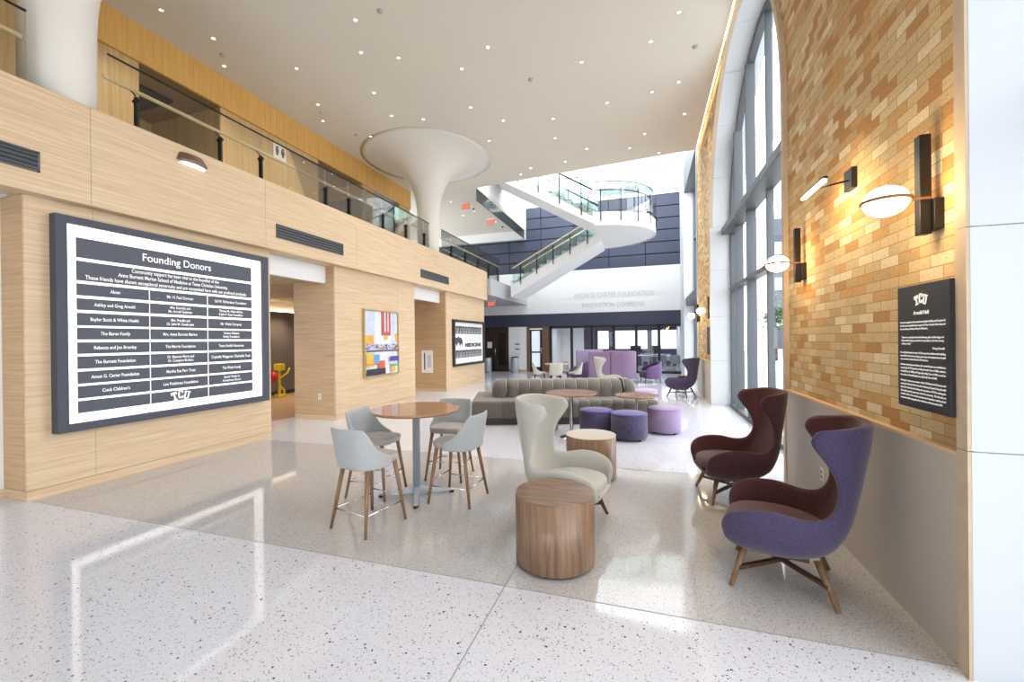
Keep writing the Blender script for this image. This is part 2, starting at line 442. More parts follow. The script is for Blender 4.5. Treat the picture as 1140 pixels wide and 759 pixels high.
for y in (11.52, 12.15, 12.8): mb.box(-8.46, -8.40, y-.02, y+.02, 4, 6.4)
struct('window_4', mb, DARKM)

# restroom blade sign
t = thing('restroom_sign', 'white restroom sign with dark figures on upper oak wall', 'sign', (-8.23, 7.81, 6.0))
mb = MB(); mb.box(-8.26, -8.225, 7.62, 7.98, 5.92, 6.28); obj('sign_plate', mb, PAPER, t, True, bevel=.004)
for dy in (-.08, .08):
    mb = MB(); mb.lathe([(.001, .095), (.028, .08), (.028, .05), (.001, .035)], (0, 0, 0), 10)
    mb.box(-.01, .01, -.035 if dy < 0 else -.045, .035 if dy < 0 else .045, -.06, .03); mb.box(-.01, .01, -.02, .02, -.12, -.06)
    mb.b.transform(Matrix.Translation((-8.22, 7.8+dy, 6.11))); obj('pictogram', mb, BLACK, t, True)

# columns
def column(cx, cy, label):
    pr = [(.31, 4.0)]
    for k in range(17):
        a = k/16*PI/2
        pr.append((.31+1.6*(1-math.cos(a))**1.25, 5.0+2.05*math.sin(a)))
    mb = MB(); mb.lathe(pr, (cx, cy, 0), 48)
    return tag(obj('column', mb, COLM), label, 'column', kind='structure')
column(-6.22, 2.93, 'smooth white column in the balcony edge above the donor board')
column(-6.22, 11.25, 'white column flaring like a trumpet into the ceiling at the balcony end')

# balcony railing
def railing(name, label, x, y0, y1, posts, zt=5.0, zh=4.77, zb=4.0, gm=GLASS_B):
    t = thing(name, label, 'railing', (x, y0, zb))
    ps = [y0]+[p for p in posts if y0+.2 < p < y1-.2]+[y1]
    for a, b_ in zip(ps, ps[1:]):
        mb = MB(); mb.box(x-.006, x+.006, a+.006, b_-.006, zb, zt); obj('glass_panel', mb, gm, t, True)
    mb = MB(); mb.box(x-.012, x+.012, y0, y1, zt, zt+.014); obj('top_cap', mb, DARKM, t, True)
    mb = MB(); mb.tube([(x-.09, y0, zh), (x-.09, y1, zh)], .024, 10); obj('handrail', mb, RAILW, t, True)
    for p in posts:
        mb = MB(); mb.box(x-.03, x+.03, p-.014, p+.014, zb, zh-.12)
        obj('post', mb, DARKM, t, True)
        mb = MB(); mb.tube([(x, p, zh-.14), (x-.03, p, zh-.08), (x-.09, p, zh-.02)], .01, 8)
        bk = MB(); bk.lathe([(.001, -.05), (.022, -.05), (.022, .05), (.001, .05)], (0, 0, 0), 10)
        bk.b.transform(Matrix.Translation((x, p, zh-.16)) @ Matrix.Rotation(PI/2, 4, 'Y'))
        obj('bracket', mb, DARKM, t, True); obj('glass_clamp', bk, DARKM, t, True)
    return t
railing('balcony_railing', 'glass balcony railing with pale handrail between the two white columns', -6.0, 3.26, 10.9, [3.55, 4.62, 5.31, 6.77, 7.45, 8.65, 9.65, 10.6])
railing('balcony_railing', 'short glass railing left of the near column', -6.0, -3, 2.58, [-1.6, 0, 1.2, 2.2])
railing('balcony_railing', 'glass railing running from the flared column to the staircase foot', -5.98, 11.6, 16.9, [12.3, 13.4, 14.5, 15.6, 16.7])

# ------------------------------------------------------------------ CEILING
mb = MB(); ce = lambda x: 13.95-.1*(x+5.77)
mb.prism([(-8.2, -6), (1.375, -6), (1.375, ce(1.375)), (-5.77, ce(-5.77)), (-5.77, 20.4), (-13, 20.4), (-13, 13.56), (-8.2, 13.56)], 'z', 7.05, 7.2)
struct('ceiling', mb, CEIL)
mb = MB(); mb.box(-13, 1.45, -6, 13.2, 7.5, 7.6)
struct('ceiling', mb, CEIL)
# cove strip along the brick wall
mb = MB(); mb.box(1.385, 1.40, -6, 13.2, 7.06, 7.10)
tag(obj('cove_light', mb, LED), 'warm light strip in the ceiling slot along the brick wall', 'light')
# smoke baffle and slab fascia of the atrium opening
mb = MB(); mb.box(-5.86, -5.77, 13.96, 20.4, 7.21, 8.475); struct('wall_left', mb, WHITE)
mb = MB(); mb.box(-13, -5.87, 13.6, 20.4, 8.3, 8.475); struct('floor', mb, WHITE)
mb = MB(); mb.box(-13, -5.79, 20.15, 20.39, 6.63, 7.05); struct('wall_back', mb, WHITE)
t = thing('glass_baffle', 'tinted glass smoke baffle hanging under the ceiling edge by the atrium', 'glass baffle', (-5.8, 14, 7.05))
for a, b_ in ((13.96, 16.0), (16.02, 18.0), (18.02, 20.1)):
    mb = MB(); mb.box(-5.79, -5.778, a, b_, 6.63, 7.05); obj('glass_panel', mb, GLASS_S, t, True)
mb = MB(); mb.box(-5.795, -5.773, 13.96, 20.1, 6.61, 6.63); obj('bottom_edge', mb, DARKM, t, True)

# downlights
DL = [(-7.51, 4.81), (-7.34, 5.55), (-7.88, 6.17), (-6.6, 6.68), (-4.66, 6.0), (-5.09, 6.7), (-4.52, 7.0), (-5.66, 7.88), (-7.15, 7.85), (-7.57, 8.47), (-5.84, 8.81), (-6.96, 9.52),
      (-4.51, 7.06), (-2.78, 7.34), (-3.5, 7.75), (-3.89, 9.1), (-5.2, 9.2), (-3.36, 9.9), (-4.07, 10.78), (-2.17, 10.22), (-1.19, 8.32), (.55, 7.58), (.1, 8.16), (.14, 9.83), (.68, 9.64),
      (-.84, 9.94), (.9, 11.05), (-2.33, 11.22), (-1.61, 12.15), (-.44, 12.5), (-2.36, 12.81), (-3.48, 12.92), (-3.93, 13.32), (-.03, 11.78), (.36, 13.11),
      (-7.3, 15.0), (-6.9, 16.4), (-7.6, 16.8), (-6.6, 18.2), (-8.2, 15.6)]
DL.remove((-4.52, 7.0))
d0 = thing('downlight', '', 'downlight')
mb = MB(); mb.lathe([(.026, 0), (.040, 0), (.043, -.004), (.043, -.008), (.026, -.006)], (0, 0, 0), 20, cap=False); obj('trim_ring', mb, WHITE, d0)
mb = MB(); mb.lathe([(.001, -.003), (.026, -.003), (.026, -.001), (.001, -.001)], (0, 0, 0), 20); obj('lens', mb, DOWN, d0)
for (x, y) in DL:
    place(d0, (x, y, 7.05), 0, 'small round recessed downlight in the tall beige ceiling', 'ceiling downlights')
s0 = None
for (x, y) in [(-4.15, 5.96), (-7.6, 5.92), (-7.3, 8.13), (-7.25, 9.3), (-2.28, 8.53), (.89, 8.56)]:
    if s0 is None:
        s0 = thing('ceiling_sensor', '', 'sensor')
        mb = MB(); mb.lathe([(.001, -.04), (.03, -.035), (.045, -.012), (.05, 0)], (0, 0, 0), 18, cap=False); obj('housing', mb, mat('sensor_grey', srgb(170, 166, 158), .5), s0)
    place(s0, (x, y, 7.05), 0, 'small grey sensor dome fixed to the tall beige ceiling', 'ceiling sensors')

# exit signs
def exit_sign(x, y, ztop, label):
    t = thing('exit_sign', label, 'exit sign', (x, y, ztop))
    mb = MB(); mb.box(x-.17, x+.17, y-.012, y+.012, ztop-.30, ztop-.08); obj('plate', mb, mat('exit_plate', srgb(214, 160, 146), .3), t, True)
    mb = MB(); mb.box(x-.17, x+.17, y-.03, y+.03, ztop-.08, ztop); obj('housing', mb, WHITE, t, True)
    text('EXIT', .2, (x, y-.014, ztop-.19), '-y', REDE, t, width=.30, offset=.004)
exit_sign(-6.75, 15.2, 7.05, 'red exit sign hanging nearer the flared column')
exit_sign(-6.62, 17.6, 7.05, 'red exit sign hanging farther back, by the glass baffle')
exit_sign(-6.4, 17.0, 3.35, 'red exit sign under the lower slab beside the oak wall end')
for (x, y, l) in ((-6.72, 15.9, 'small dark security camera between the two hanging exit signs'), (-6.5, 18.9, 'small dark security camera behind both hanging exit signs')):
    t = thing('security_camera', l, 'camera', (x, y, 7.05))
    mb = MB(); mb.lathe([(.001, -.06), (.05, -.06), (.06, 0), (.001, 0)], (x, y, 7.05), 16); obj('mount', mb, WHITE, t, True)
    mb = MB(); mb.lathe([(.001, -.12), (.03, -.11), (.045, -.07), (.045, -.06), (.001, -.06)], (x, y, 7.05), 16); obj('lens_dome', mb, BLACK, t, True)

# ------------------------------------------------------------------ RIGHT WALL (brick + arches)
XB = 1.45
ZS, RA = 4.2, 2.8
def arch_pts(yc, r, n=40): return [(yc+r*math.cos(PI-PI*k/n), ZS+r*math.sin(PI-PI*k/n)) for k in range(n+1)]
ZT = 7.5
mb = MB()
mb.box(XB, XB+.12, 2.52, 5.28, 0, ZT); mb.box(XB, XB+.12, 10.92, 13.69, 0, ZT); mb.box(XB, XB+.12, -6, -3.12, 0, ZT)
for yc in (-.3, 8.1):
    P = arch_pts(yc, RA+.02)
    for (a, za), (b_, zb_) in zip(P, P[1:]):
        mb.hexa([(XB, a, za), (XB+.12, a, za), (XB+.12, b_, zb_), (XB, b_, zb_), (XB, a, ZT), (XB+.12, a, ZT), (XB+.12, b_, ZT), (XB, b_, ZT)])
struct('wall_right', mb, BRICK)
# tan trim around openings
mb = MB()
for yc in (-.3, 8.1):
    P = arch_pts(yc, RA-.007); Q = arch_pts(yc, RA+.075)
    for k in range(len(P)-1):
        mb.hexa([(1.405, *P[k]), (XB+.03, *P[k]), (XB+.03, *Q[k]), (1.405, *Q[k]), (1.405, *P[k+1]), (XB+.03, *P[k+1]), (XB+.03, *Q[k+1]), (1.405, *Q[k+1])])
for y0, y1 in ((2.501, 2.575), (5.225, 5.299), (10.901, 10.975)):
    for z0, z1 in ((0, 1.06), (1.063, 2.1), (2.103, 3.19), (3.193, ZS)):
        mb.box(1.405, XB+.03, y0, y1, z0, z1)
struct('trim_2', mb, TAN)
# wainscot
mb = MB(); mb.box(XR+.005, XB-.001, 2.577, 5.223, 0, 1.02); mb.box(XR+.005, XB-.001, 10.977, 13.79, 0, 1.02)
struct('wall_right', mb, WAINS)
mb = MB(); mb.box(XR-.004, XB-.001, 2.577, 5.223, 1.022, 1.04); mb.box(XR-.004, XB-.001, 10.977, 13.79, 1.022, 1.04)
struct('trim_3', mb, LEDGE)
# white stone reveals
mb = MB()
zj = [0, 1.06, 2.1, 3.19, ZS]
for yc in (-.3, 8.1):
    for sgn in (-1, 1):
        y = yc+sgn*RA
        for a, b_ in zip(zj, zj[1:]): mb.box(XB-.03, 2.1, y, y+sgn*.0195, a+.003, b_-.003)
    K = 8
    for k in range(K):
        a0 = PI-PI*k/K-.0012; a1 = PI-PI*(k+1)/K+.0012
        for j in range(6):
            t0 = a0+(a1-a0)*j/6; t1 = a0+(a1-a0)*(j+1)/6
            q = lambda t_, r: (yc+r*math.cos(t_), ZS+r*math.sin(t_))
            mb.hexa([(XB-.028, *q(t0, RA)), (2.1, *q(t0, RA)), (2.1, *q(t1, RA)), (XB-.028, *q(t1, RA)),
                     (XB-.028, *q(t0, RA+.0195)), (2.1, *q(t0, RA+.0195)), (2.1, *q(t1, RA+.0195)), (XB-.028, *q(t1, RA+.0195))])
struct('trim_4', mb, STONE)
mb = MB()
for yc in (-.3, 8.1):
    for sgn in (-1, 1):
        y = yc+sgn*(RA+.004); mb.box(XB-.02, 2.1, y, y+sgn*.015, 0, ZS)
struct('trim_4', mb, GROUT)
# wall mass between reveals (outer leaf)
mb = MB(); mb.box(XB+.14, 2.15, 2.62, 5.18, 0, ZT); mb.box(XB+.14, 2.15, 11.02, 13.7, 0, ZT)
for yc in (-.3, 8.1):
    P = arch_pts(yc, RA+.09)
    for (a, za), (b_, zb_) in zip(P, P[1:]):
        mb.hexa([(XB+.14, a, za), (2.15, a, za), (2.15, b_, zb_), (XB+.14, b_, zb_), (XB+.14, a, ZT), (2.15, a, ZT), (2.15, b_, ZT), (XB+.14, b_, ZT)])
struct('wall_right', mb, EXTB)
# arched windows
def arch_window(n, yc):
    mb = MB(); P = arch_pts(yc, RA-.11); Q = arch_pts(yc, RA-.002)
    for k in range(len(P)-1):
        mb.hexa([(1.84, *P[k]), (1.96, *P[k]), (1.96, *Q[k]), (1.84, *Q[k]), (1.84, *P[k+1]), (1.96, *P[k+1]), (1.96, *Q[k+1]), (1.84, *Q[k+1])])
    y0, y1 = yc-RA, yc+RA
    mb.box(1.84, 1.96, y0+.002, y0+.09, 0, ZS); mb.box(1.84, 1.96, y1-.09, y1-.002, 0, ZS)
    for dy, dep in ((2.0, .03), (.87, .03), (-.30, .09), (-1.45, .09)):
        y = yc+dy; zt = ZS+math.sqrt((RA-.1)**2-dy*dy)
        mb.box(1.77+dep, 1.96, y-.035, y+.035, 0, zt)
    mb.box(1.80, 1.96, y0+.09, y1-.09, 2.68, 2.76); mb.box(1.80, 1.96, y0+.09, y1-.09, .0, .08)
    struct('window_%d' % n, mb, GREYM)
    mb = MB(); mb.box(1.66, 1.97, y0+.01, y1-.01, 4.0, 4.15)
    struct('window_%d' % n, mb, GREYM, bevel=.01)
    mb = MB(); poly = [(y0+.05, .03), (y1-.05, .03)]+[(y, z) for y, z in arch_pts(yc, RA-.05)][::-1]
    for x in (1.9,):
        f = mb.face([(x, *p) for p in poly])
    struct('window_%d' % n, mb, GLASS_W)
arch_window(1, 8.1); arch_window(2, -.3)

mb = MB(); mb.box(-14, -5.0, -6.2, -6.0, 0, 7.5); mb.box(.6, 2.1, -6.2, -6.0, 0, 7.5); mb.box(-5.0, .6, -6.2, -6.0, 2.5, 7.5)  # unseen rear wall added to cut sky light, low opening sized for that
struct('wall_front_light_block', mb, WHITE)
mb = MB()
for x in (-5.0, -3.13, -1.27, .6): mb.box(x-.05, x+.05, -6.14, -6.04, 0, 2.5)
mb.box(-5, .6, -6.14, -6.04, 2.4, 2.48)
struct('window_6', mb, GREYM)  # unseen frame of the added rear opening
# atrium opening on the right: straight bay with jamb, window wall and beams
mb = MB(); mb.box(XB-.03, 2.1, 18.5, 18.6, 0, 12); mb.box(1.58, 2.1, 18.6, 26, 0, 8.2); mb.box(XB-.03, 2.1, 13.7, 13.8, 0, 7.6)
mb.box(XB-.03, 1.58, 18.6, 20.4, 0, 12)
struct('wall_right', mb, STONE)
mb = MB()
for y in (13.85, 15.0, 16.2, 17.35, 18.45): mb.box(1.80, 1.95, y-.04, y+.04, 0, 12)
for z in (.05, 2.7, 5.6): mb.box(1.82, 1.95, 13.8, 18.5, z-.04, z+.04)
mb.box(1.50, 1.96, 13.81, 18.49, 2.9, 3.25); mb.box(1.46, 1.96, 13.81, 18.49, 7.5, 8.6)
struct('window_3', mb, GREYM, bevel=.01)
mb = MB(); mb.face([(1.9, 13.8, 0), (1.9, 18.5, 0), (1.9, 18.5, 12), (1.9, 13.8, 12)])
struct('window_3', mb, GLASS_W)

# ------------------------------------------------------------------ BACK WALL of the atrium
YB = 20.4
mb = MB(); mb.box(-9, 1.58, YB, YB+.3, 2.88, 4.95)
struct('wall_back', mb, WHITE)
mb = MB(); mb.box(-13, 1.58, YB+.06, YB+.3, 4.955, 8.2); struct('wall_back', mb, BACKING)
mb = MB()
for r_ in range(6):
    z0 = 4.97+r_*.54; z1 = z0+.50
    x = 1.57
    while x > -12.9:
        x0 = max(x-1.65, -12.95); mb.box(x0+.03, x, YB+.0, YB+.055, z0, z1); x = x0-.001
struct('wall_back', mb, NAVY_G, bevel=.01)
mb = MB(); mb.box(-9, 1.58, YB-.04, YB+.3, 2.27, 2.879)
struct('wall_back', mb, NAVY)
t = thing('wall_lettering', 'faint grey lettering on the white wall above the glass front', 'lettering', (-1.55, YB, 3.5))
text('AMON G. CARTER FOUNDATION', .34, (-1.55, YB-.01, 3.70), '-y', TEXTG, t, width=3.7, ext=.008)
text('INNOVATION COMMONS', .34, (-1.58, YB-.01, 3.22), '-y', TEXTG, t, width=2.85, ext=.008)
# third floor gallery above
mb = MB(); mb.box(-13, 1.58, YB+.0, 25, 8.2, 8.36); struct('floor', mb, WHITE)
mb = MB(); mb.box(-13, 4, 24.9, 25, 8.36, 12.2); mb.box(1.6, 4, 20.4, 20.5, 8.3, 12); struct('wall_back', mb, WHITE)
mb = MB(); mb.box(-2.6, -.4, 24.8, 24.89, 8.37, 10.3); mb.box(-6.4, -4.6, 24.8, 24.89, 8.37, 10.5); struct('door_2', mb, SLATE)
mb = MB(); mb.box(-.2, 1.3, 22.4, 22.5, 8.37, 9.3); struct('wall_back', mb, mat('reception_grey', srgb(120, 130, 136), .5))
t = thing('gallery_railing', 'teal tinted glass railing of the top gallery above the dark panels', 'railing', (-2, YB+.03, 8.36))
x = 1.55
while x > -6:
    mb = MB(); mb.box(x-1.28, x, YB+.03, YB+.045, 8.36, 9.45); obj('glass_panel', mb, GLASS_T, t, True); x -= 1.3
mb = MB(); mb.tube([(-6.3, YB+.04, 9.46), (1.55, YB+.04, 9.46)], .02); obj('handrail', mb, DARKM, t, True)

# storefront
MX = [-4.58, -3.53, -2.54, -1.53, -.51, .49, 1.50]
mb = MB()
for x in MX: mb.box(x-.06, x+.06, YB-.02, YB+.12, 0, 2.268)
mb.box(-4.64, 1.56, YB-.02, YB+.12, 2.15, 2.268); mb.box(-4.64, 1.56, YB-.02, YB+.12, 0, .1)
struct('window_5', mb, STFRAME)
mb = MB(); mb.face([(-4.6, YB+.05, .1), (1.5, YB+.05, .1), (1.5, YB+.05, 2.15), (-4.6, YB+.05, 2.15)])
struct('window_5', mb, GLASS_W)
mb = MB(); mb.box(-6.76, -5.81, YB, YB+.3, 0, 2.268); struct('wall_back', mb, WHITE)
mb = MB(); mb.box(-6.76, -5.81, YB-.012, YB, 0, .1); struct('baseboard_back', mb, OAK_SHADE)
# bronze glazed door
mb = MB(); mb.box(-5.79, -5.66, YB-.02, YB+.1, 0, 2.268); mb.box(-5.0, -4.66, YB-.02, YB+.1, 0, 2.268); mb.box(-5.66, -5.0, YB-.02, YB+.1, 2.15, 2.268)
struct('door_3', mb, BRONZE)
mb = MB(); mb.box(-5.65, -5.55, YB, YB+.06, 0, 2.14); mb.box(-5.12, -5.01, YB, YB+.06, 0, 2.14); mb.box(-5.55, -5.12, YB, YB+.06, 0, .25); mb.box(-5.55, -5.12, YB, YB+.06, 2.05, 2.14); mb.box(-5.55, -5.12, YB, YB+.06, .95, 1.02)
struct('door_3', mb, STFRAME)
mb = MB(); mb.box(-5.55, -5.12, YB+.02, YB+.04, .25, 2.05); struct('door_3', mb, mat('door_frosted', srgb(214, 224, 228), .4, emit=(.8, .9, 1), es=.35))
mb = MB(); mb.tube([(-5.04, YB-.05, .9), (-5.04, YB-.05, 1.2)], .012); struct('door_3', mb, CHROME)
# dark wood doors at the left
mb = MB(); mb.box(-11, -6.765, YB, YB+.3, 0, 2.268); struct('wall_back', mb, BROWN_D)
mb = MB()
for x in (-8.05, -7.42): mb.box(x+.02, x+.6, YB-.03, YB-.001, .02, 2.2)
struct('door_4', mb, mat('dark_door_wood', srgb(48, 36, 32), .35))
mb = MB(); mb.box(-7.30, -6.92, YB-.036, YB-.03, .3, 2.0); struct('door_4', mb, mat('dark_door_glass', srgb(36, 30, 32), .08))
mb = MB(); mb.tube([(-7.47, YB-.07, .85), (-7.47, YB-.07, 1.2)], .014); struct('door_4', mb, CHROME)
mb = MB(); mb.box(-7.91, -7.66, YB-.034, YB-.03, 1.2, 1.52); tag(obj('door_notice', mb, PAPER), 'white paper notice taped on the dark door', 'notice')
mb = MB(); mb.box(-6.42, -6.18, YB-.008, YB, 1.36, 1.42); mb.box(-6.42, -6.18, YB-.008, YB, 1.12, 1.17)
tag(obj('wall_plate', mb, DARKM), 'two short dark sign strips on the white wall piece', 'wall sign')

# classroom behind the glass
mb = MB(); mb.box(-4.7, 3.4, 26.3, 26.4, 0, 3); mb.box(3.3, 3.4, 20.5, 26.4, 0, 3)
struct('wall_back', mb, mat('classroom_wall', srgb(76, 66, 88), .7))
mb = MB(); mb.box(-4.76, -4.66, 20.7, 26.4, 0, 3); mb.box(-4.66, -3.4, 23.5, 23.6, 0, 2.9)
struct('wall_left', mb, WHITE)
mb = MB(); mb.box(-4.7, 3.4, 20.7, 26.4, 2.62, 2.7); struct('ceiling', mb, WHITE)
for i, (x0, x1) in enumerate(((-2.95, -2.25), (-1.95, .0), (.2, 2.05), (2.3, 3.0))):
    t = thing('projection_board', ['narrow lit white board on the classroom wall, beside the white partition', 'wide lit white board on the classroom wall, second from the partition', 'wide lit white board on the classroom wall, third from the partition', 'narrow lit white board on the classroom wall, nearest the window side'][i], 'board', (x0, 26.2, .95))
    mb = MB(); mb.box(x0, x1, 26.26, 26.3, .98, 2.12); obj('frame', mb, STFRAME, t, True)
    mb = MB(); mb.box(x0+.03, x1-.03, 26.25, 26.26, 1.0, 2.1); obj('screen', mb, SCREEN, t, True)
for i, (x, y) in enumerate(((-2.4, 22.4), (-.6, 22.8), (.8, 22.2), (.3, 24.2))):
    t = thing('classroom_table', ['pale classroom table behind the glass beside the white partition', 'pale classroom table behind the middle of the glass front', 'pale classroom table behind the last glass pane', 'pale classroom table deepest in the glazed room'][i], 'table', (x, y, 0))
    mb = MB(); mb.box(x-.7, x+.7, y-.3, y+.3, .72, .75); obj('table_top', mb, mat('classroom_top', srgb(190, 200, 206), .3), t, True)
    for sx in (-.6, .6):
        mb = MB(); mb.box(x+sx-.02, x+sx+.02, y-.25, y+.25, 0, .03); mb.box(x+sx-.02, x+sx+.02, y-.02, y+.02, .03, .72); obj('leg', mb, STEEL, t, True)
for i, (x, y) in enumerate(((.35, 22.25), (-.6, 22.85))):
    t = thing('monitor', ['dark monitor standing on the classroom table of the last pane', 'dark monitor on the classroom table behind the middle panes'][i], 'monitor', (x, y, .75))
    mb = MB(); mb.box(x-.27, x+.27, y-.02, y+.02, .9, 1.25); obj('display', mb, BLACK, t, True, bevel=.006)
    mb = MB(); mb.box(x-.1, x+.1, y-.08, y+.08, .75, .762); mb.box(x-.02, x+.02, y-.01, y+.01, .762, .9); obj('stand', mb, BLACK, t, True)

# bins
def bin_(x, y, label):
    t = thing('trash_can', label, 'trash can', (x, y, 0))
    mb = MB(); mb.lathe([(.16, 0), (.185, .03), (.185, .70), (.18, .72)], (x, y, 0), 28); obj('body', mb, STEEL, t, True)
    mb = MB(); mb.lathe([(.19, .72), (.19, .75), (.1, .775), (.09, .75), (.001, .74)], (x, y, 0), 28, cap=False); obj('lid', mb, DARKM, t, True)
bin_(-6.36, 20.15, 'cylindrical metal trash can before the white wall piece')
bin_(-7.75, 20.0, 'cylindrical metal trash can before the dark doors')

# ------------------------------------------------------------------ STAIRCASE
st = thing('staircase', 'white switchback staircase with a round landing and glass sides', 'staircase', (-3.6, 16.85, 4.0))
YU0, YU1, YL0, YL1 = 14.95, 16.75, 16.95, 18.75
def flight(x0, z0, x1, z1, y0, y1, n, drop_a, drop_b):
    dx = (x1-x0)/n; dz = (z1-z0)/n
    up = []
    for k in range(n):
        up += [(x0+dx*k, z0+dz*(k+1)), (x0+dx*(k+1), z0+dz*(k+1))]
    poly = [(x0, z0)]+up+[(x1, z1-drop_b), (x0, z0-drop_a)]
    mb = MB(); mb.prism(poly, 'y', y0+.05, y1-.05); obj('flight', mb, WHITE, st, True)
    mb = MB()
    for k in range(n):
        a, b_ = x0+dx*k, x0+dx*(k+1)
        mb.box(min(a, b_)-.0, max(a, b_), y0+.05, y1-.05, z0+dz*(k+1), z0+dz*(k+1)+.03)
    obj('treads', mb, TREAD, st, True)
    mb = MB()
    for k in range(n):
        a = x0+dx*k; s_ = -1 if dx > 0 else 1
        mb.box(a, a+.008*s_, y0+.05, y1-.05, z0+dz*k, z0+dz*(k+1)-.01)
    obj('risers', mb, RISER, st, True)
    for yy in (y0, y1-.05):
        mb = MB(); mb.prism([(x0, z0+.02), (x0, z0-drop_a-.01), (x1, z1-drop_b-.01), (x1, z1+.02)], 'y', yy, yy+.05); obj('stringer', mb, WHITE, st, True)
flight(-5.5, 3.92, -1.75, 5.85, YL0, YL1, 12, .50, .38)
flight(-1.75, 5.93, -5.77, 8.38, YU0, YU1, 15, .29, .45)
# half round landing
def landing_ring(r, n=28, cx=-1.75, cy=16.85, ry=1.9): return [(cx+r*math.sin(PI*k/n), cy-ry*math.cos(PI*k/n)) for k in range(n+1)]
mb = MB(); mb.prism(landing_ring(2.02), 'z', 5.58, 5.93); obj('landing', mb, WHITE, st, True)
mb = MB(); mb.prism(landing_ring(1.98, ry=1.86), 'z', 5.93, 5.95); obj('landing_floor', mb, TREAD, st, True)
mb = MB(); R_ = landing_ring(2.06, ry=1.93)
for a, b_ in zip(R_, R_[1:]): mb.bar((*a, 5.80), (*b_, 5.80), .04, .48)
obj('landing_rim', mb, WHITE, st, True)
R_ = landing_ring(1.99, ry=1.87)
mb = MB(); mb.grid([[(*p, z) for p in R_] for z in (6.05, 7.1)]); obj('curved_glass', mb, GLASS_T, st, True)
mb = MB(); mb.tube([(*p, 7.11) for p in R_], .018, 8); obj('curved_cap', mb, DARKM, st, True)
mb = MB(); mb.tube([(*p, 6.85) for p in landing_ring(1.88, ry=1.77)], .022, 8); obj('curved_handrail', mb, DARKM, st, True)
for k in range(1, 28, 3):
    x, y = landing_ring(2.09, ry=1.95)[k]
    mb = MB(); mb.box(x-.016, x+.016, y-.016, y+.016, 5.72, 6.85); obj('post', mb, DARKM, st, True)
mb = MB(); mb.tube([(*p, 6.12) for p in landing_ring(2.12, ry=1.98)[9:20]], .035, 8); obj('lower_rail', mb, DARKM, st, True)
def stair_rail(xa, za, xb, zb, y, n, hand=.62, gl=.95, hw=RAILW):
    mb = MB(); mb.hexa([(xa, y-.006, za-.05), (xa, y+.006, za-.05), (xb, y+.006, zb-.05), (xb, y-.006, zb-.05),
                        (xa, y-.006, za+gl), (xa, y+.006, za+gl), (xb, y+.006, zb+gl), (xb, y-.006, zb+gl)]); obj('glass_panel', mb, GLASS_T, st, True)
    mb = MB(); mb.tube([(xa, y-.05, za+hand), (xb, y-.05, zb+hand)], .028, 8); obj('handrail', mb, hw, st, True)
    mb = MB(); mb.tube([(xa, y, za+gl), (xb, y, zb+gl)], .012, 6); obj('glass_cap', mb, DARKM, st, True)
    for k in range(n):
        f = (k+.5)/n; x = xa+(xb-xa)*f; z = za+(zb-za)*f
        mb = MB(); mb.box(x-.018, x+.018, y-.04, y-.008, z-.22, z+gl-.02); obj('post', mb, DARKM, st, True)
stair_rail(-5.4, 4.0, -1.9, 5.82, YL0-.01, 5, hand=.62, gl=.66)
stair_rail(-5.5, 3.95, -1.9, 5.8, YL1+.02, 5, hand=1.0, gl=1.1)
stair_rail(-1.8, 5.98, -5.7, 8.4, YU0-.01, 5, hand=.85, gl=1.02, hw=DARKM)
stair_rail(-1.8, 5.98, -5.7, 8.4, YU1+.02, 5, hand=.85, gl=1.02, hw=DARKM)

# ------------------------------------------------------------------ WALL THINGS, LEFT
# donor board
db = thing('donor_board', 'large dark framed backlit donor board with white lettering on oak wall', 'donor board', (-6.04, 4.06, .66))
mb = MB(); mb.box(-6.049, -6.0, 2.77, 5.36, .67, 2.99); obj('back_box', mb, SLATE, db, True)
mb = MB()
mb.box(-6.05, -5.94, 2.755, 2.85, .655, 3.0); mb.box(-6.05, -5.94, 5.27, 5.375, .655, 3.0)
mb.box(-6.05, -5.94, 2.85, 5.27, .655, .74); mb.box(-6.05, -5.94, 2.85, 5.27, 2.92, 3.0)
obj('frame', mb, SLATE, db, True, bevel=.003)
mb = MB(); mb.box(-6.0, -5.985, 2.85, 5.27, .74, 2.92); obj('light_panel', mb, LIT, db, True)
rows = [(2.783, 2.564), (2.527, 2.311), (2.277, 2.147), (2.114, 1.986), (1.953, 1.814), (1.789, 1.657), (1.627, 1.499), (1.471, 1.333), (1.304, 1.168), (1.142, 1.007), (.979, .846)]
cols = [(2.935, 3.638), (3.653, 4.370), (4.388, 5.078)]
T = [["Alcon", "Ashley and Greg Arnold", "Baylor Scott & White Health", "The Baron Family", "Rebecca and Jon Brumley", "The Burnett Foundation", "Amon G. Carter Foundation", "Cook Children's", None],
     ["Mr. H. Paul Dorman", "Mrs. Dorothy and\nMr. Arnold Gachman", "Mrs. Priscilla and\nDr. John M. Geesbreght", "Mrs. Anne Burnett Marion", "The Morris Foundation", "Dr. Shannon Murry and\nDr. Compton Broders", "Martha Sue Parr Trust", "Leo Potishman Foundation", None],
     ["Sid W. Richardson Foundation", "Thomas M., Helen McKee\n& John P. Ryan Foundation", "Mr. Wade Dempsey", "Tarleton Roberts\nFamily Foundation", "Texas Health Resources", "Crystelle Waggoner Charitable Trust", "The Wade Family", "Special Thanks to\nAnonymous Donors", None]]
XP = -5.962
def plate(y0, y1, z0, z1):
    mb = MB(); mb.box(XP-.008, XP, y0, y1, z0, z1); return obj('name_plate', mb, SLATE_D, db, True)
plate(2.935, 5.078, 2.564, 2.783); plate(2.935, 5.078, 2.311, 2.527)
text('Founding Donors', .135, (XP+.001, 4.0, 2.675), '+x', TEXTW, db, offset=.0015, width=.86)
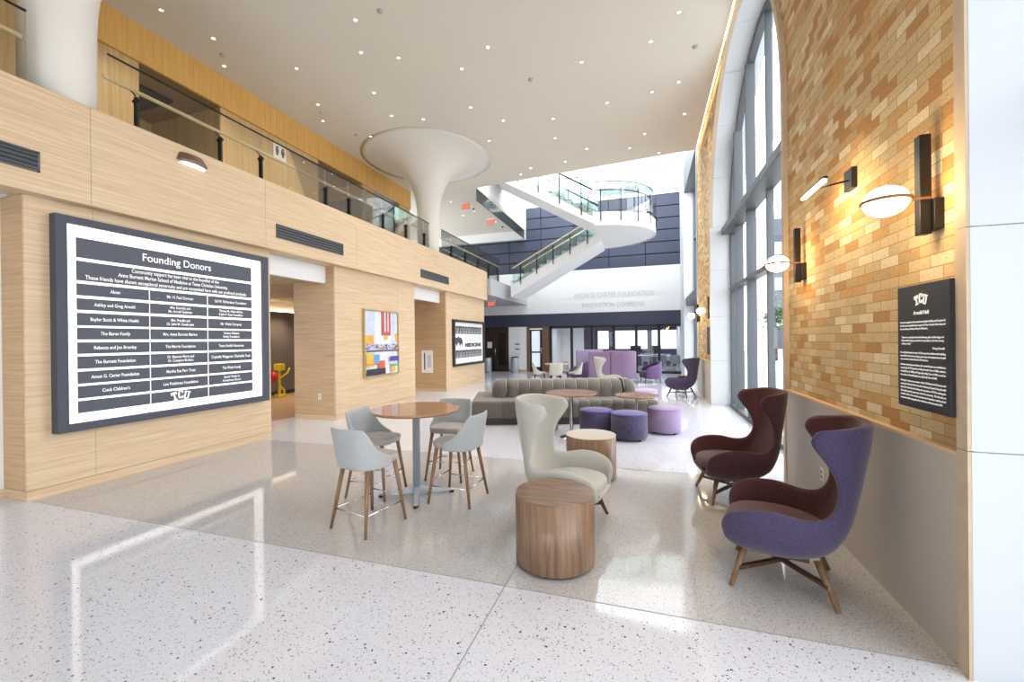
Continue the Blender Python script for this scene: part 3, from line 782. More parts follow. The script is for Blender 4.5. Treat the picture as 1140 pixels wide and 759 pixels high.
text("Community support has been vital to the founding of the\nAnne Burnett Marion School of Medicine at Texas Christian University.\nThese friends have shown exceptional generosity and are recognized here with our profound gratitude.", .066, (XP+.001, 4.0, 2.42), '+x', TEXTW, db, width=1.98, offset=.0008)
for c, (y0, y1) in enumerate(cols):
    for r_, (z1, z0) in enumerate(rows[2:]):
        plate(y0, y1, z0, z1)
        s_ = T[c][r_]
        if s_:
            two = '\n' in s_
            text(s_, .048 if two else .055, (XP+.001, (y0+y1)/2, (z0+z1)/2), '+x', TEXTW, db, offset=.0008, squeeze=.74)
emblem((XP+.001, 4.0, .925), '+x', .125, TEXTW, db)

# vents
def vent(y0, y1, z0, z1, label):
    t = thing('air_vent', label, 'air vent', (-5.9, (y0+y1)/2, z0))
    mb = MB(); mb.box(-5.899, -5.895, y0, y1, z0, z1); obj('backing', mb, BLACK, t, True)
    mb = MB(); f = .018
    mb.box(-5.9, -5.885, y0, y1, z0, z0+f); mb.box(-5.9, -5.885, y0, y1, z1-f, z1); mb.box(-5.9, -5.885, y0, y0+f, z0, z1); mb.box(-5.9, -5.885, y1-f, y1, z0, z1)
    obj('frame', mb, GREYM, t, True)
    mb = MB(); n = 4; h = (z1-z0-2*f)/n
    for k in range(n):
        z = z0+f+h*(k+.5); mb.hexa([(-5.895, y0+f, z+.012), (-5.895, y1-f, z+.012), (-5.884, y1-f, z-.012), (-5.884, y0+f, z-.012), (-5.895, y0+f, z+.02), (-5.895, y1-f, z+.02), (-5.884, y1-f, z-.004), (-5.884, y0+f, z-.004)])
    obj('slats', mb, GREYM, t, True)
vent(1.2, 2.62, 3.36, 3.57, 'long slatted vent left of the wall lamp, on the oak fascia')
vent(5.50, 7.12, 3.36, 3.59, 'long slatted vent on the oak fascia above the corridor opening')
vent(10.2, 11.9, 3.35, 3.58, 'long slatted vent on the oak fascia above the second opening')
# fascia emergency lamp
t = thing('wall_lamp', 'brown half-round emergency lamp on the oak fascia above the donor board', 'wall lamp', (-5.9, 4.12, 4.05))
def dome(mb, zc, h, ry, rx, x0, y0, n=14):
    rows_ = []
    for k in range(6):
        s_ = k/5; rows_.append([(x0+rx*math.sin(PI*j/n)*(.45+.55*(1-s_)), y0-ry*math.cos(PI*j/n)*(.8+.2*(1-s_)), zc+h*s_) for j in range(n+1)])
    V = mb.grid(rows_, closed_u=True); mb.cap(V[0], flip=True); mb.cap(V[-1])
mb = MB(); dome(mb, 4.04, .11, .19, .16, -5.899, 4.13); obj('housing', mb, BRONZE, t, True)
mb = MB(); dome(mb, 4.0, .04, .17, .15, -5.899, 4.13); obj('lens', mb, mat('lamp_lens', (.85, .87, .9), .2, emit=(.9, .95, 1), es=.6), t, True)

# abstract painting
ar = thing('abstract_painting', 'tall colourful abstract painting in a thin pale frame on oak wall', 'painting', (-6.05, 8.6, .78))
y0, y1, z0, z1 = 7.9, 9.26, .79, 2.34
mb = MB(); xf = -5.99
mb.box(-6.05, xf, y0, y0+.03, z0, z1); mb.box(-6.05, xf, y1-.03, y1, z0, z1); mb.box(-6.05, xf, y0+.03, y1-.03, z0, z0+.03); mb.box(-6.05, xf, y0+.03, y1-.03, z1-.03, z1)
obj('frame', mb, mat('gilt_frame', srgb(190, 170, 120), .4, .3), ar, True)
pc = [srgb(232, 234, 238), srgb(196, 92, 88), srgb(236, 180, 70), srgb(90, 170, 222), srgb(222, 96, 70), srgb(44, 46, 66), srgb(80, 66, 160), srgb(64, 170, 120), srgb(206, 212, 232), srgb(120, 110, 160), srgb(170, 40, 60)]
PM = []
for i, c in enumerate(pc):
    m_ = fabric('paint_%s' % 'abcdefghijk'[i], c, tuple(min(1, v*.82) for v in c), 6, .6, 0.); PM.append(m_)
mb = MB(); a, w_, b_, h_ = y0+.035, y1-y0-.07, z0+.035, z1-z0-.07
k = [0]
def R4(u0, u1, v0, v1, i):
    x = -6.02+.0006*k[0]; k[0] += 1
    mb.face([(x, a+w_*u0, b_+h_*v0), (x, a+w_*u1, b_+h_*v0), (x, a+w_*u1, b_+h_*v1), (x, a+w_*u0, b_+h_*v1)], i)
R4(0, 1, 0, 1, 0); R4(0, .3, .45, 1, 8); R4(.8, 1, .45, 1, 8); R4(0, .25, .49, .62, 2); R4(.48, .78, .62, 1, 1); R4(.58, .62, .68, 1, 0); R4(.68, .71, .68, 1, 0); R4(.56, .68, .55, .62, 2); R4(.92, 1, .52, .66, 2)
rr = random.Random(5)
R4(0, 1, .385, .49, 8)
for i in range(60):
    u, v = rr.random()*.95, .39+rr.random()*.085; R4(u, min(1, u+.02+rr.random()*.05), v, v+.008+rr.random()*.014, rr.choice([5, 6, 9, 9, 6, 2, 10, 0]))
R4(0, 1, .365, .385, 5)
R4(0, .22, .14, .34, 2); R4(.2, .38, .19, .32, 3); R4(0, .4, .165, .18, 4); R4(.36, .54, .1, .22, 4); R4(0, .56, 0, .1, 5); R4(.4, .56, 0, .015, 10); R4(.7, 1, .2, .28, 6); R4(.7, 1, .12, .15, 7); R4(.74, .88, .03, .12, 2)
cv = obj('canvas', mb, PM, ar, True)

# framed collage
fr = thing('framed_print', 'black framed print with two rows of small photographs on oak wall', 'framed print', (-6.05, 13.8, .75))
y0, y1, z0, z1 = 12.41, 15.12, .75, 2.3
mb = MB(); xf = -5.97
mb.box(-6.05, xf, y0, y0+.1, z0, z1); mb.box(-6.05, xf, y1-.1, y1, z0, z1); mb.box(-6.05, xf, y0+.1, y1-.1, z0, z0+.08); mb.box(-6.05, xf, y0+.1, y1-.1, z1-.08, z1)
obj('frame', mb, mat('frame_black', srgb(44, 40, 40), .4), fr, True)
mb = MB(); mb.box(-6.045, -6.03, y0+.1, y1-.1, z0+.08, z1-.08); obj('mat_board', mb, PAPER, fr, True)
for zz in (1.83, 1.02):
    for i in range(9):
        yy = y0+.24+i*.252
        mb = MB(); mb.box(-6.03, -6.026, yy, yy+.225, zz, zz+.26); g_ = rr.uniform(45, 90)
        ph = obj('photograph', mb, mat('photo_grey', srgb(g_, g_, g_+6), .4), fr, True)
        mb = MB(); mb.lathe([(.001, 0), (.045, .0), (.05, .003), (.001, .004)], (0, 0, 0), 12); mb.b.transform(Matrix.Translation((-6.026, yy+.11, zz+.15)) @ Matrix.Rotation(PI/2, 4, 'Y')); mb.box(-6.026, -6.023, yy+.05, yy+.17, zz+.02, zz+.1)
        o_ = obj('figure', mb, mat('photo_light', srgb(170, 168, 166), .5), fr, True)
mb = MB()   # horned mascot mark, dark dome with two feet and horns
cy_, cz_ = 12.85, 1.56
pts = [(-.30, -.16), (-.34, .02), (-.22, .15), (-.1, .13), (0, .19), (.1, .13), (.22, .15), (.34, .02), (.30, -.16), (.20, -.05), (.12, -.16), (.04, -.03), (-.04, -.03), (-.12, -.16), (-.20, -.05)]
mb.prism([(cy_+p, cz_+q) for p, q in pts], 'x', -6.03, -6.026); obj('emblem', mb, SLATE, fr, True)
mb = MB(); mb.box(-6.03, -6.026, 13.26, 13.268, 1.32, 1.80); obj('divider_line', mb, GROUT, fr, True)
text('SCHOOL OF', .26, (-6.027, 14.1, 1.68), '+x', TEXTG, fr, width=1.45)
text('MEDICINE', .16, (-6.027, 14.1, 1.44), '+x', SLATE, fr, width=1.45, offset=.012)

# small poster in the second opening (wall faces the entrance)
po = thing('small_poster', 'small white poster with a dark vertical stripe beside the second opening', 'poster', (-6.73, 12.0, .94))
mb = MB(); mb.box(-6.93, -6.53, 11.985, 12.0, .58, 1.30); obj('sheet', mb, PAPER, po, True)
mb = MB(); mb.box(-6.84, -6.80, 11.982, 11.985, .68, 1.22); obj('printed_stripe', mb, mat('poster_blue', srgb(60, 64, 110), .5), po, True)
mb = MB(); mb.box(-6.72, -6.58, 11.982, 11.985, .75, 1.15); obj('printed_block', mb, mat('poster_grey', srgb(206, 208, 216), .6), po, True)

# wall outlets
def outlet(label, face, loc):
    x, y, z = loc; t = thing('wall_outlet', label, 'outlet', loc)
    mb = MB()
    if face == '-y':
        mb.box(x-.037, x+.037, y-.006, y, z-.058, z+.058); obj('cover_plate', mb, PAPER, t, True, bevel=.002)
        mb = MB(); mb.box(x-.016, x+.016, y-.008, y-.006, z-.035, z-.006); mb.box(x-.016, x+.016, y-.008, y-.006, z+.006, z+.035)
    else:
        mb.box(x-.006, x, y-.037, y+.037, z-.058, z+.058); obj('cover_plate', mb, PAPER, t, True, bevel=.002)
        mb = MB(); mb.box(x-.008, x-.006, y-.016, y+.016, z-.035, z-.006); mb.box(x-.008, x-.006, y-.016, y+.016, z+.006, z+.035)
    obj('socket', mb, GROUT, t, True)
outlet('white wall outlet low on the oak side wall of the first opening', '-y', (-6.45, 7.04, .48))
outlet('white wall outlet on the grey wainscot behind the purple wing chair', '-x', (1.415, 4.25, .42))

# yellow and red object far in the corridor
t = thing('upright_toy_stand', 'yellow and red upright object standing in the brown corridor', 'stand', (-10.3, 9.5, 0))
mb = MB(); mb.box(-10.4, -10.2, 9.55, 9.78, 0, .1); mb.box(-10.34, -10.28, 9.62, 9.70, .1, .8); mb.box(-10.42, -10.2, 9.56, 9.78, .78, .98); mb.tube([(-10.3, 9.66, .55), (-10.2, 9.85, .7), (-10.18, 9.92, .85)], .025); mb.tube([(-10.3, 9.66, .32), (-10.25, 9.76, .22), (-10.25, 9.80, .04)], .035)
obj('body', mb, YEL, t, True, bevel=.02)
mb = MB(); mb.lathe([(.001, -.16), (.09, -.11), (.11, 0), (.09, .11), (.001, .14)], (-10.3, 9.46, .62), 18); obj('drum', mb, RED, t, True)

# ------------------------------------------------------------------ WALL THINGS, RIGHT
def sconce(y, z, label):
    t = thing('wall_sconce', label, 'wall sconce', (XB, y-.06, z))
    mb = MB(); mb.box(XB-.09, XB-.04, y-.15, y-.10, z-.24, z+.28); obj('bar', mb, DARKM, t, True, bevel=.003)
    mb = MB(); mb.box(XB-.04, XB-.0, y-.17, y-.08, z-.22, z-.06); obj('wall_mount', mb, DARKM, t, True, bevel=.002)
    cx = XB-.24; cy = y-.155; z = z-.055
    mb = MB(); mb.lathe([(.001, -.078)]+[(.098*math.cos(a), .078*math.sin(a)) for a in [math.radians(q) for q in range(-75, 80, 15)]]+[(.001, .078)], (cx, cy, z), 32); obj('globe', mb, BULB, t, True)
    mb = MB(); n = 36
    mb.tube([(cx+.102*math.cos(2*PI*k/n), cy+.102*math.sin(2*PI*k/n), z) for k in range(n)], .010, 8, closed=True); mb.bar((cx+.10, cy, z), (XB-.05, cy, z), .014, .012)
    obj('ring', mb, mat('ring_bronze', srgb(150, 104, 66), .4, .3), t, True)
sconce(2.90, 2.37, 'globe wall sconce on black bar above the black plaque')
sconce(4.86, 2.37, 'globe wall sconce on black bar beside the arched window edge')
sconce(11.1, 2.30, 'globe wall sconce on the far brick pier, nearer the tall window')
sconce(13.4, 2.30, 'globe wall sconce on the far brick pier, at its atrium end')
t = thing('picture_light', 'slim lit bar lamp on a black arm fixed to the brick wall', 'picture light', (XB, 3.72, 2.77))
mb = MB(); mb.box(XB-.035, XB, 3.66, 3.79, 2.68, 2.83); obj('wall_plate', mb, BLACK, t, True, bevel=.003)
mb = MB(); mb.tube([(XB-.03, 3.72, 2.75), (1.2, 3.72, 2.71)], .007, 8); obj('arm', mb, BLACK, t, True)
mb = MB(); mb.bar((1.2, 3.50, 2.722), (1.2, 3.95, 2.722), .03, .016); obj('bar_housing', mb, BLACK, t, True)
mb = MB(); mb.bar((1.2, 3.52, 2.708), (1.2, 3.95, 2.708), .026, .012); obj('light_tube', mb, mat('bar_light', (.9, .9, .8), .3, emit=(1, .78, .45), es=130), t, True)
# plaque
pl = thing('plaque', 'black commemorative plaque with white text on the near brick wall', 'plaque', (XB, 2.76, 1.54))
mb = MB(); mb.box(1.385, XB, 2.545+.03, 3.02, 1.205, 1.875); obj('panel', mb, mat('plaque_black', srgb(44, 46, 52), .55), pl, True, bevel=.002)
xp = 1.384; yc = 2.80
emblem((xp, yc, 1.80), '-x', .058, TEXTW, pl)
text('Arnold Hall', .028, (xp, yc, 1.723), '-x', TEXTW, pl, offset=.0004)
def para(lines, zt, pitch, ind=0, last=None, w=.385):
    for i, s_ in enumerate(lines):
        ww = w-2*ind
        if i == len(lines)-1 and last:
            text(s_, .0145, (xp, yc+w/2-ind-last/2, zt-i*pitch), '-x', TEXTW, pl, width=last)
        else: text(s_, .0145, (xp, yc, zt-i*pitch), '-x', TEXTW, pl, width=ww)
para(['Named in recognition of the transformational gift of Ashley and Greg Arnold', 'for their generous philanthropic support of Texas Christian University and', 'the Anne Burnett Marion School of Medicine.'], 1.675, .0185, last=.25)
para(['"I became a young boy who found his way, paid, and the biggest of', 'believers that learning can continue in every subject, in the lives of every', 'ordinary reality."'], 1.592, .0180, ind=.012, last=.09)
text('Greg Arnold', .0165, (xp, 2.66, 1.535), '-x', TEXTW, pl, width=.09)
para(['It is with this formal narrative, TCU is proud to dedicate this building', 'named Hall to the donors legacy, generosity and compassionate health', 'care present at the School of Medicine.'], 1.507, .0185, last=.25)
para(['Graduates inspired personal opinion, this wonderful space was established as', 'a special gift of TCU graduates Ashley Arnold, Class of 2000, students', 'Arnold (Class of 1986) and Megan (Arnold), Class of 1983, as well as', 'Generations of Arnold family lovers (Liberal) Class of 2008.'], 1.440, .0195, last=.32)
para(['During her tenure as a member of the TCU Board of Trustees and', 'serving the School of the Executive Advisory Council, Greg Arnold', 'helped the School in its founding and reputation of TCU in making the', 'Nationally ranked experience with the university. The friends are', 'thankful of him. The overall commitment is abundant, intellectual of', 'anonymous and his congregation above dedication will be honored in 2019.'], 1.350, .0195, last=.36, w=.385)
t = thing('far_plaque', 'dark plaque on the far brick pier below its sconces', 'plaque', (XB, 11.1, 1.5))
mb = MB(); mb.box(1.40, XB, 11.0, 11.45, 1.2, 1.87); obj('panel', mb, BLACK, t, True)

# ------------------------------------------------------------------ FURNITURE
def catmull(P, n):
    out = []; m_ = len(P)
    for i in range(m_-1):
        p0, p1, p2, p3 = P[max(i-1, 0)], P[i], P[i+1], P[min(i+2, m_-1)]
        for k in range(n):
            t = k/n
            out.append(tuple(.5*((2*b)+(-a+c)*t+(2*a-5*b+4*c-d)*t*t+(-a+3*b-3*c+d)*t**3) for a, b, c, d in zip(p0, p1, p2, p3)))
    out.append(P[-1]); return out

def shell(name, rows, th, mats, parent, inner_ref):
    """closed two-skinned shell from a grid of outer points"""
    nr, nc = len(rows), len(rows[0]); G = [[Vector(p) for p in r] for r in rows]
    Nn = [[None]*nc for _ in range(nr)]
    for i in range(nr):
        for j in range(nc):
            du = G[min(i+1, nr-1)][j]-G[max(i-1, 0)][j]; dv = G[i][min(j+1, nc-1)]-G[i][max(j-1, 0)]
            n = du.cross(dv); Nn[i][j] = n.normalized() if n.length > 1e-9 else Vector((0, 0, 1))
    ci, cj = nr*2//3, nc//2
    if (Vector(inner_ref)-G[ci][cj]).dot(Nn[ci][cj]) < 0:
        for r in Nn:
            for j in range(nc): r[j] = -r[j]
    mb = MB()
    A = [[mb.b.verts.new(p) for p in r] for r in G]
    B = [[mb.b.verts.new(G[i][j]+Nn[i][j]*th) for j in range(nc)] for i in range(nr)]
    def q(a, b, c, d, mi):
        f = mb.b.faces.new((a, b, c, d)); f.smooth = True; f.material_index = mi
    for i in range(nr-1):
        for j in range(nc-1):
            q(A[i][j], A[i][j+1], A[i+1][j+1], A[i+1][j], 0); q(B[i][j], B[i+1][j], B[i+1][j+1], B[i][j+1], 1)
        # rounded rims: one mid vertex pushed outward
    def rim(path):   # list of (i,j, outward neighbour)
        mids = []
        for (i, j, oi, oj) in path:
            out = (G[i][j]-G[oi][oj]); out = out.normalized() if out.length > 1e-9 else Vector((0, 0, 1))
            mids.append(mb.b.verts.new((A[i][j].co+B[i][j].co)/2+out*th*.38))
        for k in range(len(path)-1):
            i, j = path[k][:2]; i2, j2 = path[k+1][:2]
            q(A[i][j], A[i2][j2], mids[k+1], mids[k], 0); q(mids[k], mids[k+1], B[i2][j2], B[i][j], 1)
        return mids
    m1 = rim([(0, j, 1, j) for j in range(nc)]); m2 = rim([(nr-1, j, nr-2, j) for j in range(nc)])
    # side rims share end mids
    def side(j, oj, a0, a1):
        mids = [a0]
        for i in range(1, nr-1):
            out = (G[i][j]-G[i][oj]).normalized(); mids.append(mb.b.verts.new((A[i][j].co+B[i][j].co)/2+out*th*.38))
        mids.append(a1)
        for i in range(nr-1):
            q(A[i][j], A[i+1][j], mids[i+1], mids[i], 0); q(mids[i], mids[i+1], B[i+1][j], B[i][j], 1)
    side(0, 1, m1[0], m2[0]); side(nc-1, nc-2, m1[-1], m2[-1])
    return obj(name, mb, mats, parent, subsurf=1)

def make_wing(outer, inner, legm, wf=0.):
    t = thing('wing_chair', '', 'wing chair')
    key = [  # (Ex, Ey, Ez, Cx, Cz)
        (.300, .200, .315, .345, .300), (.335, .285, .385, .280, .235), (.290, .345, .470, .170, .205), (.170, .370, .522, .03, .198),
        (.010, .364, .535, -.12, .214), (-.140, .337, .510, -.245, .270), (-.250, .297, .540, -.335, .380), (-.300, .262, .650, -.385, .525),
        (-.270, .262, .780, -.420, .680), (-.205, .290, .890, -.448, .830), (-.165, .305, .970, -.468, .945), (-.190, .298, 1.035, -.478, 1.040), (-.215, .290, 1.055, -.480, 1.075)]
    key = [(k_[0]+(wf if i_ > 6 else 0), *k_[1:]) for i_, k_ in enumerate(key)]
    K = catmull(key, 3); rows = []; nj = 20
    for i, (ex, ey, ez, cx, cz) in enumerate(K):
        f = i/(len(K)-1); r = []
        pw = .75 if f < .5 else .85
        for j in range(nj+1):
            u = -1+2*j/nj; th = abs(u)*PI/2
            w = 1-max(0, math.cos(th))**(.62 if f < .45 else .75); sy = math.sin(th)**pw
            r.append((cx+(ex-cx)*w, math.copysign(ey*sy, u), cz+(ez-cz)*w))
        rows.append(r)
    shell('shell', rows, .045, [outer, inner], t, (0, 0, .8))
    # seat cushion: soft superellipse pad
    mb = MB(); rws = []; n = 36
    for z, k in ((.26, .8), (.295, .95), (.34, 1.0), (.375, .985), (.398, .92), (.41, .75), (.415, .4)):
        rr_ = []
        for q_ in range(n):
            a = 2*PI*q_/n; cs, sn = math.cos(a), math.sin(a)
            px_ = .02+.31*k*math.copysign(abs(cs)**.7, cs); wid = .295-.05*max(0, -cs)
            rr_.append((px_, wid*k*math.copysign(abs(sn)**.7, sn), z-.02*max(0, -cs)))
        rws.append(rr_)
    V = mb.grid(rws, closed_u=True); mb.cap(V[0], flip=True); mb.cap(V[-1])
    obj('seat_cushion', mb, inner, t, subsurf=1)
    for sx in (-1, 1):
        for sy in (-1, 1):
            mb = MB(); a = Vector((.17*sx+(.03 if sx > 0 else -.02),   .17*sy, .235)); b_ = Vector(((.275 if sx > 0 else -.28), .275*sy, .0))
            mb.tube([a, a.lerp(b_, .5), b_], .024, 10, r2=.014); obj('leg', mb, legm, t)
    mb = MB(); mb.bar((.235, .235, .11), (-.24, -.235, .13), .03, .022); obj('stretcher', mb, LEG_D, t)
    mb = MB(); mb.bar((.235, -.235, .125), (-.24, .235, .115), .03, .022); obj('stretcher', mb, LEG_D, t)
    mb = MB(); mb.box(-.15, .17, -.15, .15, .195, .222); obj('seat_frame', mb, LEG_D, t)
    return t
w1 = make_wing(PURPLE, MAROON, LEG)
place(w1, (.83, 3.22, 0), PI-.24, 'purple wool wing chair with maroon inside, nearest the black plaque')
w2 = make_wing(MAROON2, MAROON, LEG)
place(w2, (.80, 4.72, 0), PI+.16, 'dark maroon wing chair by the arched window, behind the purple one')
w3 = make_wing(PURPLE_F, MAROON, LEG)
place(w3, (.86, 12.45, 0), PI-.5, 'purple wing chair far off before the end brick pier')
w4 = make_wing(GREYW, GREYW, LEG_D, .065)
place(w4, (-.68, 3.70, 0), -.14, 'pale grey leather wing chair behind the walnut drum table')
w5 = make_wing(GREYW, GREYW, LEG_D)
place(w5, (-1.03, 12.5, 0), 0, 'pale grey wing chair beyond the channelled sofa, before the purple booth')

def make_stool(name, cat, sh, bh, um, uin, seatm, legm, bars=True):
    t = thing(name, '', cat)
    rows = []; nj, ni = 22, 7
    for i in range(ni+1):
        s_ = i/ni; r = []
        for j in range(nj+1):
            ph = math.radians(-98+196*j/nj); c = math.cos(ph)
            k = max(0, min(1, (98-abs(math.degrees(ph)))/52)); k = k-.10*math.sin(PI*k)*(1-k); zt = sh-.005+(bh-sh+.005)*k
            zb = sh-.075
            z = zb+(zt-zb)*s_; g = (z-zb)/(bh-zb)
            ra, rb = .215+.055*g, .225+.03*g
            r.append((-ra*math.copysign(abs(c)**.62, c)*1.0+.0, rb*math.copysign(abs(math.sin(ph))**.62, math.sin(ph)), z))
        rows.append(r)
    shell('backrest', rows, .022, [um, uin], t, (0, 0, sh+.2))
    mb = MB(); rws = []; n = 32
    for z, k in ((sh-.078, .88), (sh-.06, .97), (sh-.015, 1.0), (sh-.003, .95), (sh, .82), (sh+.004, .4)):
        rws.append([(.03+.215*k*math.copysign(abs(math.cos(2*PI*q/n))**.6, math.cos(2*PI*q/n)), .205*k*math.copysign(abs(math.sin(2*PI*q/n))**.6, math.sin(2*PI*q/n)), z) for q in range(n)])
    V = mb.grid(rws, closed_u=True); mb.cap(V[0], flip=True); mb.cap(V[-1]); obj('seat', mb, seatm, t, subsurf=1)
    for sx in (-1, 1):
        for sy in (-1, 1):
            mb = MB(); a = Vector((.15*sx+.02, .15*sy, sh-.065)); b_ = Vector((.225*sx+.01, .215*sy, 0))
            mb.tube([a, b_], .021, 10, r2=.0125); obj('leg', mb, legm, t)
    if bars:
        L_ = lambda sx, sy, z: Vector((.225*sx+.01, .215*sy, 0)).lerp(Vector((.15*sx+.02, .15*sy, sh-.065)), z/(sh-.065))
        for a, b_, z in (((1, -1), (1, 1), .22), ((-1, -1), (-1, 1), .17), ((-1, -1), (1, -1), .17), ((-1, 1), (1, 1), .17)):
            mb = MB(); mb.tube([L_(*a, z), L_(*b_, z)], .006, 8); obj('footrest_bar', mb, CHROME, t)
    return t
bs = make_stool('counter_stool', 'stool', .61, .875, GREYU, GREYU, GREYS, LEG)
g_ = 'grey counter stools around the tall walnut table'
place(bs, (-2.35, 3.12, 0), 1.36, 'grey counter stool at the near side of the tall walnut table, its back turned', g_)
place(bs, (-2.76, 3.80, 0), .05, 'grey counter stool between the tall walnut table and the donor board', g_)
place(bs, (-1.83, 3.89, 0), PI-.04, 'grey counter stool between the tall walnut table and the pale wing chair', g_)
place(bs, (-2.25, 4.53, 0), -PI/2+.1, 'grey counter stool at the far side of the tall walnut table', g_)

def round_table(name, label, x, y, h, r, topm, pole, base='cross', rz=0., pr=.032):
    t = thing(name, label, 'table', (x, y, 0), rz)
    mb = MB(); mb.lathe([(.001, h-.03), (r-.02, h-.03), (r, h-.016), (r, h-.004), (r-.004, h), (.001, h)], (0, 0, 0), 64, smooth=False); obj('table_top', mb, topm, t)
    mb = MB(); mb.lathe([(pr, .03), (pr, h-.045), (.12, h-.04), (.12, h-.031)], (0, 0, 0), 24); obj('column', mb, pole, t)
    if base == 'cross':
        for k in range(4):
            a = k*PI/2+.3; d = Vector((math.cos(a), math.sin(a), 0))
            mb = MB(); p0 = d*.02+Vector((0, 0, .06)); p1 = d*.38+Vector((0, 0, .032)); n_ = Vector((-d.y, d.x, 0))
            mb.hexa([p0-n_*.03-Vector((0, 0, .035)), p0+n_*.03-Vector((0, 0, .035)), p1+n_*.018-Vector((0, 0, .01)), p1-n_*.018-Vector((0, 0, .01)), p0-n_*.03+Vector((0, 0, .03)), p0+n_*.03+Vector((0, 0, .03)), p1+n_*.018+Vector((0, 0, .008)), p1-n_*.018+Vector((0, 0, .008))])
            f_ = obj('foot', mb, pole, t, bevel=.004)
            mb = MB(); mb.lathe([(.022, 0), (.026, .01), (.024, .024)], tuple(d*.36), 16); obj('glide', mb, BLACK, f_)
    else:
        mb = MB(); mb.lathe([(.001, 0), (base, 0), (base, .008), (.06, .022), (pr, .04)], (0, 0, 0), 40); obj('base_plate', mb, pole, t)
    return t
round_table('counter_table', 'tall round walnut table on a steel post among grey stools', -2.31, 3.87, .90, .46, TABLE_TOP, STEEL, rz=.2, pr=.038)
round_table('round_table', 'round walnut table on chrome post before the channelled sofa', -1.2, 6.84, .74, .42, TABLE_TOP, CHROME, base=.19, pr=.028)
round_table('round_table', 'low round walnut table on chrome post behind the violet ottomans', -.2, 7.68, .62, .37, TABLE_TOP, CHROME, base=.2, pr=.02)

def drum(x, y, r, h, label, topm=WALNUT_TOP):
    t = thing('drum_table', label, 'drum table', (x, y, 0))
    mb = MB(); mb.lathe([(r-.03, 0), (r-.03, .02)], (0, 0, 0), 48); obj('plinth', mb, BLACK, t)
    mb = MB(); mb.lathe([(r-.004, .02), (r, .024), (r, h-.004)], (0, 0, 0), 72); obj('body', mb, WALNUT, t)
    mb = MB(); mb.lathe([(r, h-.004), (r-.002, h), (.001, h)], (0, 0, 0), 72, smooth=False); obj('top', mb, topm, t)
drum(-.655, 3.0, .285, .50, 'cylindrical walnut drum table in front of the pale wing chair')
drum(-.64, 4.93, .285, .50, 'cylindrical walnut drum table with glare-whitened top behind the pale wing chair', mat('walnut_glare_top', srgb(208, 196, 182), .3))  # window glare painted into the top colour; the table is walnut

def ottoman(x, y, r, h, sm, tm, label):
    t = thing('ottoman', label, 'ottoman', (x, y, 0))
    mb = MB(); mb.lathe([(r-.015, .03), (r, .045), (r, h-.03)], (0, 0, 0), 48); obj('body', mb, sm, t)
    mb = MB(); mb.lathe([(r, h-.03), (r+.004, h-.02), (r-.005, h-.008), (r-.03, h), (.001, h+.004)], (0, 0, 0), 48); obj('seat_pad', mb, tm, t)
    for k in range(4):
        a = PI/4+k*PI/2; mb = MB(); mb.lathe([(.022, 0), (.022, .032)], ((r-.05)*math.cos(a), (r-.05)*math.sin(a), 0), 12); obj('leg', mb, BLACK, t)
ottoman(-1.80, 7.28, .28, .42, OTT_D, OTT_T, 'round violet ottoman half hidden behind the pale wing chair')
ottoman(-.84, 7.2, .28, .42, OTT_D, OTT_T, 'round violet tweed ottoman beside the chrome table post')
ottoman(-.30, 7.0, .285, .425, OTT_D, OTT_T, 'round violet tweed ottoman, middle of the three in a row')
ottoman(.25, 7.63, .275, .43, OTT_L, OTT_L, 'round lilac ottoman at the window end of the row')
ottoman(-.13, 10.3, .33, .42, BOOTH_L, BOOTH_L, 'pale lilac ottoman behind the sofa end and low table')

# channelled sofa
YA = .3121
def uv(u, v): return (math.cos(YA)*u-math.sin(YA)*v, math.sin(YA)*u+math.cos(YA)*v, 0)
so = thing('bench_sofa', 'long taupe bench sofa with channelled bolster backrest', 'sofa', uv(1.0, 8.75), YA)
def rrect(v0, v1, z0, z1, r, n=6, rb=None):
    rb = r if rb is None else rb; out = []
    for (cv, cz, a0, rr_) in ((v1-r, z1-r, 0, r), (v0+r, z1-r, 90, r), (v0+rb, z0+rb, 180, rb), (v1-rb, z0+rb, 270, rb)):
        for k in range(n+1):
            a = math.radians(a0+90*k/n); out.append((cv+rr_*math.cos(a), cz+rr_*math.sin(a)))
    return out
def loft(sec, us, bend=lambda u: 0):
    """us: list of (u, shrink); sec(shrink) -> list of (v,z)"""
    mb = MB(); rows_ = [[(u, v+bend(u), z) for v, z in sec(s_)] for u, s_ in us]
    V = mb.grid(rows_, closed_u=True); mb.cap(V[0], flip=True); mb.cap(V[-1]); return mb
def channels(a, b_, w, dip, endr=.05):
    us = [(a, endr), (a+endr*.3, endr*.45), (a+endr, dip*.2)]
    n = round((b_-a)/w); w = (b_-a)/n
    for k in range(1, n):
        u = a+k*w; us += [(u-w/2, 0), (u-.018, dip*.45), (u, dip), (u+.018, dip*.45)]
    us += [(b_-w/2, 0), (b_-endr, dip*.2), (b_-endr*.3, endr*.45), (b_, endr)]
    return us, [a+k*w for k in range(1, n)]
bend = lambda u: -.10*max(0, u-.6)**2
us, seams = channels(-.62, 1.72, .21, .012)
obj('seat', loft(lambda s_: rrect(-.85+s_, .78-s_, .13, .46-s_, .09, rb=.02), us, bend), SOFA, so)
obj('seat', loft(lambda s_: rrect(-.85+s_, .78-s_, .13, .455-s_, .05, rb=.02), [(-1.78, .03), (-1.76, .01), (-1.72, 0), (-1.22, 0), (-1.2, .012), (-1.18, 0), (-.66, 0), (-.635, .02)]), SOFA, so)
mb = MB(); mb.box(-1.74, 1.62, -.80, .7, .0, .135); obj('plinth', mb, fabric('plinth_taupe', srgb(84, 78, 74), srgb(70, 64, 60), 90, .7), so)
